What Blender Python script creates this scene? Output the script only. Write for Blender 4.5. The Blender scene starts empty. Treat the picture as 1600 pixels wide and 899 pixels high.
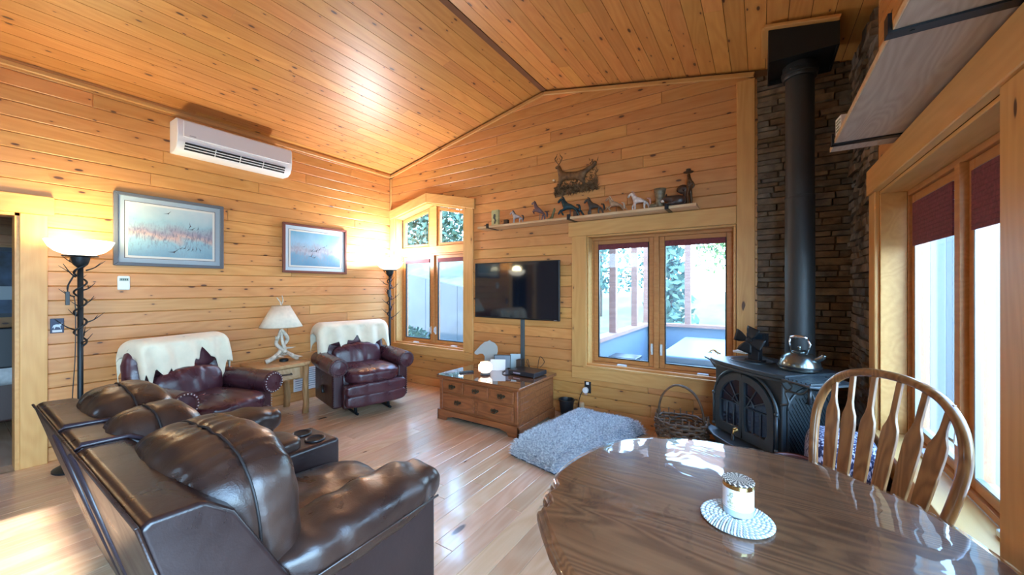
import bpy, bmesh, math, random
from mathutils import Vector, Matrix, noise as mnoise
R = math.radians
random.seed(7)
S = bpy.context.scene
COL = S.collection
# ------------------------------------------------------------------ camera
CAMZ = 1.42
cam = bpy.data.cameras.new('camera'); camo = bpy.data.objects.new('camera', cam); COL.objects.link(camo)
camo.location = (0, 0, CAMZ); camo.rotation_euler = (R(90), 0, R(33.29))
cam.sensor_width = 36; cam.lens = 36*591.6/1600; cam.shift_y = -0.0004; cam.clip_start = .02; cam.clip_end = 300
S.camera = camo
# ------------------------------------------------------------------ sky, sun, exposure
w = bpy.data.worlds.new('sky'); S.world = w; w.use_nodes = True
nt = w.node_tree; nt.nodes.clear()
o_ = nt.nodes.new('ShaderNodeOutputWorld'); bg = nt.nodes.new('ShaderNodeBackground')
tc = nt.nodes.new('ShaderNodeTexCoord'); sp = nt.nodes.new('ShaderNodeSeparateXYZ'); rp = nt.nodes.new('ShaderNodeValToRGB')
nt.links.new(tc.outputs['Generated'], sp.inputs[0]); nt.links.new(sp.outputs['Z'], rp.inputs[0])
rp.color_ramp.elements[0].position = 0.0; rp.color_ramp.elements[0].color = (.50, .78, 1, 1)
rp.color_ramp.elements[1].position = .8; rp.color_ramp.elements[1].color = (.22, .50, 1, 1)
nt.links.new(rp.outputs[0], bg.inputs[0]); bg.inputs[1].default_value = 13.0
nt.links.new(bg.outputs[0], o_.inputs[0])
sun = bpy.data.lights.new('sun', 'SUN'); sun.energy = 9; sun.angle = R(1.0); sun.color = (1, .96, .90)
suno = bpy.data.objects.new('sun', sun); COL.objects.link(suno)
suno.rotation_euler = Vector((.08, 1, -.62)).to_track_quat('-Z', 'Y').to_euler()
vs = S.view_settings; vs.view_transform = 'Standard'; vs.look = 'None'; vs.gamma = 1; vs.use_curve_mapping = False
vs.exposure = .92
S.cycles.max_bounces = 10; S.cycles.diffuse_bounces = 6; S.cycles.glossy_bounces = 4; S.cycles.transparent_max_bounces = 16
S.cycles.transmission_bounces = 6; S.cycles.use_denoising = True; S.cycles.sample_clamp_indirect = 8
S.cycles.caustics_reflective = False; S.cycles.caustics_refractive = False
def portal(loc, rot, sx, sy):
    l = bpy.data.lights.new('window_portal', 'AREA'); l.shape = 'RECTANGLE'; l.size = sx; l.size_y = sy
    l.cycles.is_portal = True
    o = bpy.data.objects.new('window_portal', l); COL.objects.link(o); o.location = loc; o.rotation_euler = rot
YB, XL, XR, YF = 3.9, -4.82, .59, -3.4       # faces of back, left, right and front walls
portal((-4.02, YB+.25, 1.55), (R(-90), 0, 0), 1.4, 2.1)
portal((-.88, YB+.25, 1.27), (R(-90), 0, 0), 1.4, 1.4)
portal((XR+.25, 2.37, 1.27), (0, R(90), 0), 1.4, 1.4)
portal((XR+.25, -1.0, 1.2), (0, R(90), 0), 2.2, 3.8)  # unseen right-wall opening, added to bring more daylight in
# ------------------------------------------------------------------ object helpers
def tag(o, label=None, cat=None, group=None, kind=None):
    if label: o['label'] = label
    if cat: o['category'] = cat
    if group: o['group'] = group
    if kind: o['kind'] = kind
    return o
def empty(name, label=None, cat=None, loc=(0, 0, 0), rz=0, group=None, kind=None):
    o = bpy.data.objects.new(name, None); COL.objects.link(o); o.location = loc; o.rotation_euler = (0, 0, rz)
    o.empty_display_size = .05
    return tag(o, label, cat, group, kind)
def put(name, me, m=None, parent=None, mw=None):
    o = bpy.data.objects.new(name, me); COL.objects.link(o)
    if m is not None and not me.materials: me.materials.append(m)
    if parent is not None: o.parent = parent
    if mw is not None: o.matrix_local = mw
    return o
def copy_tree(o, parent=None):
    c = o.copy(); COL.objects.link(c); c.parent = parent
    for ch in list(o.children): copy_tree(ch, c)
    return c
class MB:
    """collects vertices and faces of one mesh"""
    def __init__(s): s.v = []; s.f = []
    def add(s, vs_, fs_, M=None):
        n = len(s.v)
        s.v += [tuple(M @ Vector(p)) if M else tuple(p) for p in vs_]
        s.f += [tuple(i+n for i in f) for f in fs_]
        return s
    def box(s, x0, x1, y0, y1, z0, z1, M=None):
        return s.add([(x0,y0,z0),(x1,y0,z0),(x1,y1,z0),(x0,y1,z0),(x0,y0,z1),(x1,y0,z1),(x1,y1,z1),(x0,y1,z1)],
                     [(3,2,1,0),(4,5,6,7),(0,1,5,4),(1,2,6,5),(2,3,7,6),(3,0,4,7)], M)
    def cyl(s, p, r, h, n=16, r2=None, M=None):
        r2 = r if r2 is None else r2
        return s.lathe([(r, 0), (r2, h)], n, p, M)
    def lathe(s, prof, n=24, p=(0, 0, 0), M=None, cap=True, a0=0, a1=None):
        vs_, fs_ = [], []
        k = len(prof)
        for (r, z) in prof:
            for j in range(n):
                a = 2*math.pi*j/n
                vs_.append((p[0]+r*math.cos(a), p[1]+r*math.sin(a), p[2]+z))
        for i in range(k-1):
            for j in range(n):
                fs_.append((i*n+j, i*n+(j+1) % n, (i+1)*n+(j+1) % n, (i+1)*n+j))
        if cap:
            fs_.append(tuple(range(n))[::-1]); fs_.append(tuple((k-1)*n+j for j in range(n)))
        return s.add(vs_, fs_, M)
    def tube(s, pts, r, n=8, M=None, closed=False, flat=1.0):
        pts = [Vector(p) for p in pts]; k = len(pts)
        rr = r if isinstance(r, (list, tuple)) else [r]*k
        vs_, fs_ = [], []; up = None
        for i, p in enumerate(pts):
            if closed: t = pts[(i+1) % k]-pts[i-1]
            else: t = pts[min(i+1, k-1)]-pts[max(i-1, 0)]
            t = t.normalized() if t.length > 1e-9 else Vector((0, 0, 1))
            if up is None:
                up = Vector((0, 0, 1)) if abs(t.z) < .9 else Vector((1, 0, 0))
            a = up - t*up.dot(t)
            a = a.normalized() if a.length > 1e-6 else t.orthogonal().normalized()
            b = t.cross(a); up = a
            for j in range(n):
                q = 2*math.pi*j/n
                vs_.append(p + (a*math.cos(q)*flat + b*math.sin(q))*rr[i])
        kk = k if closed else k-1
        for i in range(kk):
            i2 = (i+1) % k
            for j in range(n):
                fs_.append((i*n+j, i*n+(j+1) % n, i2*n+(j+1) % n, i2*n+j))
        if not closed:
            fs_.append(tuple(range(n))[::-1]); fs_.append(tuple((k-1)*n+j for j in range(n)))
        return s.add(vs_, fs_, M)
    def prism(s, poly, z0, z1, M=None):
        n = len(poly)
        return s.add([(x, y, z0) for x, y in poly]+[(x, y, z1) for x, y in poly],
                     [tuple(range(n))[::-1], tuple(range(n, 2*n))]+[(i, (i+1) % n, n+(i+1) % n, n+i) for i in range(n)], M)
    def grid(s, nu, nv, fn, M=None, wrap=False):
        vs_ = [fn(i/(nu-1) if not wrap else i/nu, j/(nv-1)) for j in range(nv) for i in range(nu)]
        fs_ = []
        for j in range(nv-1):
            for i in range(nu if wrap else nu-1):
                i2 = (i+1) % nu
                fs_.append((j*nu+i, j*nu+i2, (j+1)*nu+i2, (j+1)*nu+i))
        return s.add(vs_, fs_, M)
    def ball(s, p, r, nu=16, nv=10, M=None):
        rx, ry, rz = r if isinstance(r, (tuple, list)) else (r, r, r)
        vs_ = [(p[0], p[1], p[2]-rz)]; fs_ = []
        for j in range(1, nv):
            a = math.pi*j/nv - math.pi/2
            for i in range(nu):
                q = 2*math.pi*i/nu
                vs_.append((p[0]+rx*math.cos(a)*math.cos(q), p[1]+ry*math.cos(a)*math.sin(q), p[2]+rz*math.sin(a)))
        vs_.append((p[0], p[1], p[2]+rz)); t = len(vs_)-1
        for i in range(nu):
            fs_.append((0, 1+(i+1) % nu, 1+i)); fs_.append((t, t-nu+i, t-nu+(i+1) % nu))
        for j in range(nv-2):
            for i in range(nu):
                a = 1+j*nu
                fs_.append((a+i, a+(i+1) % nu, a+nu+(i+1) % nu, a+nu+i))
        return s.add(vs_, fs_, M)
    def mesh(s, name, smooth=False, angle=None):
        me = bpy.data.meshes.new(name); me.from_pydata(s.v, [], s.f)
        if smooth: me.polygons.foreach_set('use_smooth', [True]*len(me.polygons))
        me.update()
        if angle is not None: me.set_sharp_from_angle(angle=R(angle))
        return me
    def build(s, name, m, parent=None, smooth=False, bevel=0, seg=2, sub=0, solid=0, angle=None, mw=None):
        o = put(name, s.mesh(name, smooth, angle), m, parent, mw)
        if solid:
            d = o.modifiers.new('solid', 'SOLIDIFY'); d.thickness = solid; d.offset = 0
        if bevel:
            b = o.modifiers.new('bevel', 'BEVEL'); b.width = bevel; b.segments = seg; b.limit_method = 'ANGLE'; b.angle_limit = R(35)
            o.data.polygons.foreach_set('use_smooth', [True]*len(o.data.polygons))
            b.harden_normals = True
        if sub:
            d = o.modifiers.new('sub', 'SUBSURF'); d.levels = sub; d.render_levels = sub
        return o
def T(x, y, z): return Matrix.Translation((x, y, z))
def RZ(a): return Matrix.Rotation(a, 4, 'Z')
def RX(a): return Matrix.Rotation(a, 4, 'X')
def RY(a): return Matrix.Rotation(a, 4, 'Y')
def SC(x, y, z): return Matrix.Diagonal((x, y, z, 1))
def axes(c, ax, ay, az):
    ax, ay, az = Vector(ax).normalized(), Vector(ay).normalized(), Vector(az).normalized()
    return Matrix(((ax.x, ay.x, az.x, c[0]), (ax.y, ay.y, az.y, c[1]), (ax.z, ay.z, az.z, c[2]), (0, 0, 0, 1)))
def spline(pts, n=8):
    """Catmull-Rom through pts"""
    P = [Vector(p) for p in pts]; out = []
    for i in range(len(P)-1):
        p0, p1, p2, p3 = P[max(i-1, 0)], P[i], P[i+1], P[min(i+2, len(P)-1)]
        for k in range(n):
            t = k/n
            out.append(.5*((2*p1)+(p2-p0)*t+(2*p0-5*p1+4*p2-p3)*t*t+(3*p1-p0-3*p2+p3)*t**3))
    out.append(P[-1]); return out
def cushion(sx, sy, sz, k=4.0, n=14, puff=0.0, wr=None, seed=0):
    """closed rounded cushion, half sizes sx sy sz; wr(dir, p) gives an extra outward shift"""
    vs_, fs_, idx = [], [], {}
    def vert(p):
        key = (round(p[0], 5), round(p[1], 5), round(p[2], 5))
        if key in idx: return idx[key]
        d = (abs(p[0])**k+abs(p[1])**k+abs(p[2])**k)**(1/k)
        q = Vector((p[0]/d*sx, p[1]/d*sy, p[2]/d*sz))
        nn = Vector((q.x/sx/sx, q.y/sy/sy, q.z/sz/sz)).normalized()
        if wr: q += nn*wr(Vector(p)/d, q)
        idx[key] = len(vs_); vs_.append(tuple(q)); return idx[key]
    for ax in range(3):
        for sg in (-1, 1):
            for i in range(n):
                for j in range(n):
                    c = []
                    for (a, b) in ((i, j), (i+1, j), (i+1, j+1), (i, j+1)):
                        u, v = -1+2*a/n, -1+2*b/n
                        p = [0, 0, 0]; p[ax] = sg; p[(ax+1) % 3] = u; p[(ax+2) % 3] = v
                        c.append(vert(p))
                    fs_.append(tuple(c) if sg > 0 else tuple(c[::-1]))
    mb = MB(); mb.v = vs_; mb.f = fs_
    return mb
def nz(x, y=0, z=0): return mnoise.noise(Vector((x, y, z)))
# ------------------------------------------------------------------ materials
def newmat(name):
    m = bpy.data.materials.new(name); m.use_nodes = True
    t = m.node_tree; b = t.nodes['Principled BSDF']
    return m, t, b
def N(t, kind, **kw):
    n = t.nodes.new('ShaderNode'+kind)
    for k, v in kw.items():
        if k.startswith('i_'):
            key = k[2:]; key = int(key) if key.isdigit() else key.replace('_', ' ')
            n.inputs[key].default_value = v
        else: setattr(n, k, v)
    return n
def ramp(t, f, stops):
    r = N(t, 'ValToRGB'); e = r.color_ramp.elements
    while len(e) < len(stops): e.new(.5)
    for i, (p, c) in enumerate(stops):
        e[i].position = p; e[i].color = (*c, 1) if len(c) == 3 else c
    t.links.new(f, r.inputs[0]); return r.outputs[0]
def mix(t, fac, a, b, blend='MIX'):
    n = N(t, 'Mix', data_type='RGBA', blend_type=blend)
    for sock, v in ((n.inputs['Factor'], fac), (n.inputs[6], a), (n.inputs[7], b)):
        if hasattr(v, 'is_linked'): t.links.new(v, sock)
        elif isinstance(v, (int, float)): sock.default_value = v
        else: sock.default_value = (*v, 1) if len(v) == 3 else v
    return n.outputs[2]
def mth(t, op, a, b=None, c=None):
    n = N(t, 'Math', operation=op)
    for i, v in enumerate((a, b, c)):
        if v is None: continue
        if hasattr(v, 'is_linked'): t.links.new(v, n.inputs[i])
        else: n.inputs[i].default_value = v
    return n.outputs[0]
def P(name, col, rough=.5, metal=0, coat=0, emit=None, es=0, spec=.5, noise=0, nscale=30, bump=0, bscale=60, trans=0, alpha=1, sheen=0, coatr=.05):
    m, t, b = newmat(name)
    b.inputs['Base Color'].default_value = (*col, 1); b.inputs['Roughness'].default_value = rough
    b.inputs['Metallic'].default_value = metal; b.inputs['Coat Weight'].default_value = coat; b.inputs['Coat Roughness'].default_value = coatr
    b.inputs['Specular IOR Level'].default_value = spec; b.inputs['Transmission Weight'].default_value = trans
    b.inputs['Sheen Weight'].default_value = sheen
    if emit: b.inputs['Emission Color'].default_value = (*emit, 1); b.inputs['Emission Strength'].default_value = es
    if noise or bump:
        c = N(t, 'TexCoord')
        if noise:
            n = N(t, 'TexNoise', i_Scale=nscale, i_Detail=5.0); t.links.new(c.outputs['Object'], n.inputs['Vector'])
            d = [max(0, x*(1-noise)) for x in col]; l = [min(1, x*(1+noise)) for x in col]
            t.links.new(ramp(t, n.outputs['Fac'], [(.3, d), (.7, l)]), b.inputs['Base Color'])
        if bump:
            n = N(t, 'TexNoise', i_Scale=bscale, i_Detail=3.0); t.links.new(c.outputs['Object'], n.inputs['Vector'])
            bu = N(t, 'Bump', i_Strength=bump, i_Distance=.004); t.links.new(n.outputs['Fac'], bu.inputs['Height'])
            t.links.new(bu.outputs[0], b.inputs['Normal'])
    return m
def wood(name, a, b_, knot=(.09, .03, .012), kn=.0, rough=.45, gs=1.0, coat=0, var=.25, hue=.0, bump=.12, cath=.5, spec=.4, kscale=(3.2, 8.0), rings=70.0, up=False):
    """board running along its own x axis; look differs from board to board by object random"""
    m, t, b = newmat(name); L = t.links
    c = N(t, 'TexCoord'); oi = N(t, 'ObjectInfo')
    off = N(t, 'VectorMath', operation='SCALE'); off.inputs[0].default_value = (37.3, 11.7, 5.1); L.new(oi.outputs['Random'], off.inputs['Scale'])
    src = c.outputs['Object']
    if up:                                  # grain along the object's z
        s0 = N(t, 'SeparateXYZ'); c0 = N(t, 'CombineXYZ'); L.new(src, s0.inputs[0])
        for i, k in enumerate('ZXY'): L.new(s0.outputs[k], c0.inputs[i])
        src = c0.outputs[0]
    ad = N(t, 'VectorMath', operation='ADD'); L.new(src, ad.inputs[0]); L.new(off.outputs[0], ad.inputs[1])
    m1 = N(t, 'Mapping'); m1.inputs['Scale'].default_value = (1.6*gs, 26*gs, 26*gs); L.new(ad.outputs[0], m1.inputs['Vector'])
    n1 = N(t, 'TexNoise', i_Scale=1.6, i_Detail=6.0, i_Roughness=.6, i_Distortion=.4); L.new(m1.outputs[0], n1.inputs['Vector'])
    m2 = N(t, 'Mapping'); m2.inputs['Scale'].default_value = (.75*gs, 5.0*gs, 5.0*gs); L.new(ad.outputs[0], m2.inputs['Vector'])
    n2 = N(t, 'TexNoise', i_Scale=1.0, i_Detail=1.5, i_Roughness=.4, i_Distortion=.3); L.new(m2.outputs[0], n2.inputs['Vector'])
    w2 = mth(t, 'MULTIPLY_ADD', mth(t, 'SINE', mth(t, 'MULTIPLY', n2.outputs['Fac'], rings)), .5, .5)
    f = mth(t, 'ADD', mth(t, 'MULTIPLY', n1.outputs['Fac'], 1-cath), mth(t, 'MULTIPLY', w2, cath))
    col = ramp(t, f, [(.2, b_), (.8, a)])
    val = mth(t, 'ADD', 1-var*.6, mth(t, 'MULTIPLY', oi.outputs['Random'], var))
    hs = N(t, 'HueSaturation', i_Hue=.5); L.new(val, hs.inputs['Value']); L.new(col, hs.inputs['Color'])
    if hue:
        fr = mth(t, 'FRACT', mth(t, 'MULTIPLY', oi.outputs['Random'], 17.31))
        L.new(mth(t, 'ADD', .5-hue*.7, mth(t, 'MULTIPLY', fr, hue)), hs.inputs['Hue'])
    col = hs.outputs[0]
    if kn:
        m3 = N(t, 'Mapping'); m3.inputs['Scale'].default_value = (kscale[0], kscale[1], 0); L.new(ad.outputs[0], m3.inputs['Vector'])
        v = N(t, 'TexVoronoi', voronoi_dimensions='2D', i_Scale=1.0); L.new(m3.outputs[0], v.inputs['Vector'])
        sep = N(t, 'SeparateColor'); L.new(v.outputs['Color'], sep.inputs[0])
        pick = mth(t, 'LESS_THAN', sep.outputs[0], kn)
        sz = mth(t, 'ADD', .035, mth(t, 'MULTIPLY', mth(t, 'MULTIPLY', sep.outputs[1], sep.outputs[1]), .085))
        rel = mth(t, 'DIVIDE', v.outputs['Distance'], sz)
        core = N(t, 'MapRange', clamp=True); core.inputs[1].default_value = .75; core.inputs[2].default_value = 1.15; core.inputs[3].default_value = 1; core.inputs[4].default_value = 0; L.new(rel, core.inputs[0])
        halo = N(t, 'MapRange', clamp=True); halo.inputs[1].default_value = 1.0; halo.inputs[2].default_value = 3.2; halo.inputs[3].default_value = .38; halo.inputs[4].default_value = 0; L.new(rel, halo.inputs[0])
        dk = mix(t, 1.0, col, (.62, .45, .30), 'MULTIPLY')
        col = mix(t, mth(t, 'MULTIPLY', halo.outputs[0], pick), col, dk)
        col = mix(t, mth(t, 'MULTIPLY', core.outputs[0], pick), col, knot)
    L.new(col, b.inputs['Base Color'])
    b.inputs['Roughness'].default_value = rough; b.inputs['Coat Weight'].default_value = coat; b.inputs['Coat Roughness'].default_value = .08
    b.inputs['Specular IOR Level'].default_value = spec
    if bump:
        bu = N(t, 'Bump', i_Strength=bump, i_Distance=.002); L.new(f, bu.inputs['Height']); L.new(bu.outputs[0], b.inputs['Normal'])
    return m
def leather(name, a, b_, rough=.34, scale=1.0, bump=.25):
    m, t, b = newmat(name); L = t.links
    c = N(t, 'TexCoord')
    n = N(t, 'TexNoise', i_Scale=5.0*scale, i_Detail=6.0, i_Distortion=.6); L.new(c.outputs['Object'], n.inputs['Vector'])
    L.new(ramp(t, n.outputs['Fac'], [(.3, a), (.7, b_)]), b.inputs['Base Color'])
    L.new(ramp(t, n.outputs['Fac'], [(.3, (rough-.08,)*3), (.7, (rough+.1,)*3)]), b.inputs['Roughness'])
    v = N(t, 'TexVoronoi', i_Scale=240*scale); L.new(c.outputs['Object'], v.inputs['Vector'])
    n2 = N(t, 'TexNoise', i_Scale=22*scale, i_Detail=4.0, i_Distortion=1.2); L.new(c.outputs['Object'], n2.inputs['Vector'])
    h = mth(t, 'ADD', mth(t, 'MULTIPLY', v.outputs['Distance'], .12), n2.outputs['Fac'])
    bu = N(t, 'Bump', i_Strength=bump, i_Distance=.006); L.new(h, bu.inputs['Height']); L.new(bu.outputs[0], b.inputs['Normal'])
    b.inputs['Specular IOR Level'].default_value = .6
    return m
def glassmat(name, tint=(1, 1, 1), refl=.08):
    m = bpy.data.materials.new(name); m.use_nodes = True; t = m.node_tree; t.nodes.clear()
    o = N(t, 'OutputMaterial'); mx = N(t, 'MixShader'); tr = N(t, 'BsdfTransparent'); gl = N(t, 'BsdfGlossy'); lw = N(t, 'LayerWeight', i_Blend=.5)
    tr.inputs[0].default_value = (*tint, 1); gl.inputs['Roughness'].default_value = .02
    t.links.new(mth(t, 'ADD', .05, mth(t, 'MULTIPLY', mth(t, 'POWER', lw.outputs['Facing'], 5.0), .6)), mx.inputs[0]); t.links.new(tr.outputs[0], mx.inputs[1]); t.links.new(gl.outputs[0], mx.inputs[2]); t.links.new(mx.outputs[0], o.inputs[0])
    return m
def screenmat(name, dens=.25, col=(.8, .85, .9)):
    m = bpy.data.materials.new(name); m.use_nodes = True; t = m.node_tree; t.nodes.clear()
    o = N(t, 'OutputMaterial'); mx = N(t, 'MixShader'); tr = N(t, 'BsdfTransparent'); df = N(t, 'BsdfTranslucent')
    df.inputs[0].default_value = (*col, 1); mx.inputs[0].default_value = dens
    t.links.new(tr.outputs[0], mx.inputs[1]); t.links.new(df.outputs[0], mx.inputs[2]); t.links.new(mx.outputs[0], o.inputs[0])
    return m
PINE = wood('knotty_pine_wall', (.64, .315, .10), (.53, .225, .055), kn=.42, kscale=(4.0, 10), rough=.42, spec=.65, var=.24, hue=.012, cath=.25)
PINEC = wood('knotty_pine_ceiling', (.64, .315, .09), (.52, .22, .05), kn=.42, kscale=(4.0, 10), rough=.42, spec=.65, var=.26, hue=.012, cath=.25)
TRIM = wood('clear_pine_trim', (.66, .36, .125), (.56, .28, .085), kn=.10, rough=.42, var=.14, cath=.25, kscale=(2.2, 7))
FIR = wood('fir_window_frame', (.52, .23, .075), (.42, .165, .05), rough=.4, var=.12, gs=1.6, cath=.3)
FLOORM = wood('maple_plank_floor', (.74, .51, .33), (.64, .40, .235), kn=.13, rough=.24, coat=.45, var=.24, hue=.014, cath=.3, spec=.5, kscale=(2.0, 6))
OAKT = wood('oak_table_top', (.25, .108, .046), (.115, .046, .020), rough=.3, gs=1.5, var=0, cath=.42, bump=.2, rings=100)
OAKC = wood('oak_chair', (.32, .145, .05), (.19, .08, .025), rough=.28, gs=2.2, var=.12, cath=.25, coat=.4)
OAKV = wood('oak_chair_upright', (.32, .145, .05), (.17, .068, .022), rough=.28, gs=2.0, var=.18, cath=.4, coat=.4, up=True)
OAKG = wood('grey_oak_shelf', (.48, .35, .265), (.37, .255, .185), rough=.6, gs=1.6, var=.05, cath=.28, bump=.3, rings=90)
SHELFM = wood('pale_pine_shelf', (.66, .46, .27), (.58, .36, .19), rough=.5, var=.05)
MAPLE = wood('cherry_stained_chest', (.29, .092, .030), (.18, .052, .017), rough=.3, gs=1.3, var=.10, cath=.35, coat=.4)
LOGM = wood('peeled_log', (.58, .34, .15), (.34, .16, .06), kn=.25, rough=.5, gs=1.2, var=.2, cath=.3, up=True)
LOGT = wood('log_table_top', (.60, .38, .18), (.46, .26, .11), kn=.2, rough=.45, var=.05, cath=.3)
BLACK = P('black_metal', (.018, .02, .024), .42, .6)
BLACKP = P('black_plastic', (.012, .012, .014), .35)
DARKIRON = P('wrought_iron', (.03, .035, .04), .5, .7, bump=.3)
CAST = P('cast_iron_enamel', (.045, .055, .062), .34, .35, bump=.25, bscale=180)
PIPEM = P('stovepipe_black', (.028, .03, .032), .5, .3, bump=.1)
STEEL = P('brushed_steel', (.62, .64, .66), .25, 1)
BRASS = P('brass', (.70, .46, .16), .3, 1)
GOLD = P('gold_foil', (.85, .60, .25), .22, 1)
WHITE = P('white_plastic', (.80, .81, .82), .35)
GREYW = P('grey_white_plastic', (.62, .64, .66), .4)
DARK = P('dark_void', (.006, .006, .007), .7)
GLASS = glassmat('window_glass')
SCREEN = screenmat('insect_screen', .20, (.15, .165, .18))
BLIND = P('burgundy_blind', (.16, .03, .04), .8, noise=.3, nscale=90)
ALU = P('grey_aluminium_track', (.30, .32, .32), .4, .7)
SOFA = leather('brown_leather', (.020, .0095, .008), (.046, .022, .015), .31)
SOFAB = leather('brown_leather_flat', (.017, .0085, .0085), (.027, .013, .012), .32, bump=.12)
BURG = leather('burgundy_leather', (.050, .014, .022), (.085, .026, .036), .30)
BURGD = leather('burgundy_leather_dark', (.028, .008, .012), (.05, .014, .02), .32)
HIDE = P('cream_hide', (.74, .66, .50), .8, noise=.12, nscale=6, bump=.25, bscale=40, sheen=.2)
ANTLER = P('antler_bone', (.60, .52, .42), .5, noise=.3, nscale=25, bump=.3, bscale=80)
# ================================================================== structure
def board(name, c, ax, ay, L, W, Tk, m, parent, ch=.004, quad=None):
    """board with its length along ax, width along ay, back face at c, thickness along ax x ay, front edge chamfered"""
    az = Vector(ax).cross(Vector(ay))
    q = quad or [(-L/2, -W/2), (L/2, -W/2), (L/2, W/2), (-L/2, W/2)]
    cx = sum(p[0] for p in q)/4; cy = sum(p[1] for p in q)/4
    ins = [(p[0]-math.copysign(min(ch, abs(p[0]-cx)), p[0]-cx), p[1]-math.copysign(ch, p[1]-cy)) for p in q]
    vs_ = [(x, y, 0) for x, y in q]+[(x, y, Tk-ch) for x, y in q]+[(x, y, Tk) for x, y in ins]
    fs_ = [(3, 2, 1, 0), (8, 9, 10, 11)]
    for i in range(4):
        j = (i+1) % 4
        fs_ += [(i, j, 4+j, 4+i), (4+i, 4+j, 8+j, 8+i)]
    mb = MB().add(vs_, fs_)
    return mb.build(name, m, parent, mw=axes(c, ax, ay, az))
def zc(x):
    """ceiling underside height"""
    return 3.70-.2*abs(x+2.115)
def run(x0, x1, lo, hi):
    """random butt-jointed lengths between x0 and x1"""
    out = []; a = x0
    while a < x1-1e-6:
        b = a+random.uniform(lo, hi)
        if x1-b < .35: b = x1
        out.append((a, min(b, x1))); a = b
    return out
G = .0012
# ---- floor
floor = MB().box(-5.0, .8, YF-.2, 4.1, -.2, -.022).build('floor', P('subfloor', (.1, .07, .05), .8), None); tag(floor, kind='structure')
x = XL-.02; fw = .128
while x < XR+.1:
    for a, b in run(-.55-random.uniform(0, .3), YB+.02, 1.2, 3.2):
        board('plank', (x+fw/2, (a+b)/2, -.022), (0, 1, 0), (-1, 0, 0), b-a-G, fw-G, .022, FLOORM, floor, ch=.0022)
    x += fw
board('plank', (-2.1, (-.85+YF)/2, -.024), (0, 1, 0), (-1, 0, 0), YF*-1-.85, 5.5, .022, FLOORM, floor, ch=.002)
# ---- ceiling
ceil_ = MB()
for sgn, xe in ((-1, -5.05), (1, .85)):
    ceil_.add([(-2.115, YF-.3, 3.73), (xe, YF-.3, zc(xe)+.03), (xe, 4.45, zc(xe)+.03), (-2.115, 4.45, 3.73),
               (-2.115, YF-.3, 3.95), (xe, YF-.3, zc(xe)+.25), (xe, 4.45, zc(xe)+.25), (-2.115, 4.45, 3.95)],
              [(0, 1, 2, 3), (7, 6, 5, 4), (0, 4, 5, 1), (1, 5, 6, 2), (2, 6, 7, 3), (3, 7, 4, 0)])
ceil_ = ceil_.build('ceiling', P('roof_deck', (.14, .055, .02), .8), None); tag(ceil_, kind='structure')
cw = .127; sl = math.atan(.2)
for sgn in (-1, 1):
    d = Vector((sgn*math.cos(sl), 0, -math.sin(sl)))          # down the slope
    nrm = Vector((-sgn*math.sin(sl), 0, -math.cos(sl)))       # into the room
    n = int(2.72/math.cos(sl)/cw)+1
    for k in range(n):
        s0 = .028+k*cw
        if s0 > 2.72: break
        for a, b in run(-.7-random.uniform(0, .4), YB+.015, 2.0, 4.6):
            p = Vector((-2.115, (a+b)/2, 3.70)) + d*(s0+cw/2) - nrm*.02
            ay = d if sgn < 0 else -d
            board('plank', p, (0, 1, 0), tuple(ay), b-a-G, cw-.004, .02, PINEC, ceil_, ch=.0065)
ridge_gap = MB().box(-2.145, -2.085, -1.1, 3.9, 3.708, 3.72).build('ridge_groove', P('ridge_gap_shade', (.16, .06, .02), .8), ceil_)  # dark strip, the shade of the ridge gap put into its colour
# ---- holes in walls
W1 = dict(x0=-4.71, x1=-3.333, z0=.57, z1=2.49, apex=(-4.02, 2.642))
W2 = dict(x0=-1.584, x1=-.183, z0=.57, z1=1.98)
W3 = dict(y0=1.663, y1=3.08, z0=.57, z1=1.99)
# left wall slab with door opening
DY0, DY1, DZ = -.62, .358, 1.997
wl = MB().box(-5.0, XL-.02, YF, DY0, -.2, 3.2).box(-5.0, XL-.02, DY1, 4.1, -.2, 3.2).box(-5.0, XL-.02, DY0, DY1, DZ, 3.2)
SLAB = P('wall_sheathing', (.14, .06, .022), .8)
wl = wl.build('wall_left', SLAB); tag(wl, kind='structure')
row = .119
k = 0
while k*row < 3.17:
    z = k*row
    for a, b in run(.40, YB-.02, 1.6, 4.2) if z < 2.1 else run(-.9, YB-.02, 1.6, 4.2):
        board('plank', (XL-.02, (a+b)/2, z+row/2), (0, 1, 0), (0, 0, 1), b-a-G, row-.0025, .02, PINE, wl, ch=.005)
    k += 1
# back wall slab around the windows
wb = MB()
wb.box(-5.0, W1['x0'], YB+.02, 4.1, -.2, 3.15).box(W1['x0'], W1['x1'], YB+.02, 4.1, -.2, W1['z0']-.03).box(W1['x1'], W2['x0'], YB+.02, 4.1, -.2, 3.3)
wb.box(W2['x0'], W2['x1'], YB+.02, 4.1, -.2, W2['z0']-.03).box(W2['x1'], .8, YB+.02, 4.1, -.2, 3.15).box(W2['x0'], W2['x1'], YB+.02, 4.1, W2['z1'], 3.3)
ax_, az_ = W1['apex']
M_xz = Matrix(((1, 0, 0, 0), (0, 0, -1, 0), (0, 1, 0, 0), (0, 0, 0, 1)))   # polygon (x,z) extruded along -y
def zt_(x): return zc(x)+.035
wb.prism([(W1['x0'], W1['z1']), (ax_, az_), (ax_, zt_(ax_)), (W1['x0'], zt_(W1['x0']))], -4.1, -(YB+.02), M_xz)
wb.prism([(ax_, az_), (W1['x1'], W1['z1']), (W1['x1'], zt_(W1['x1'])), (ax_, zt_(ax_))], -4.1, -(YB+.02), M_xz)
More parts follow.
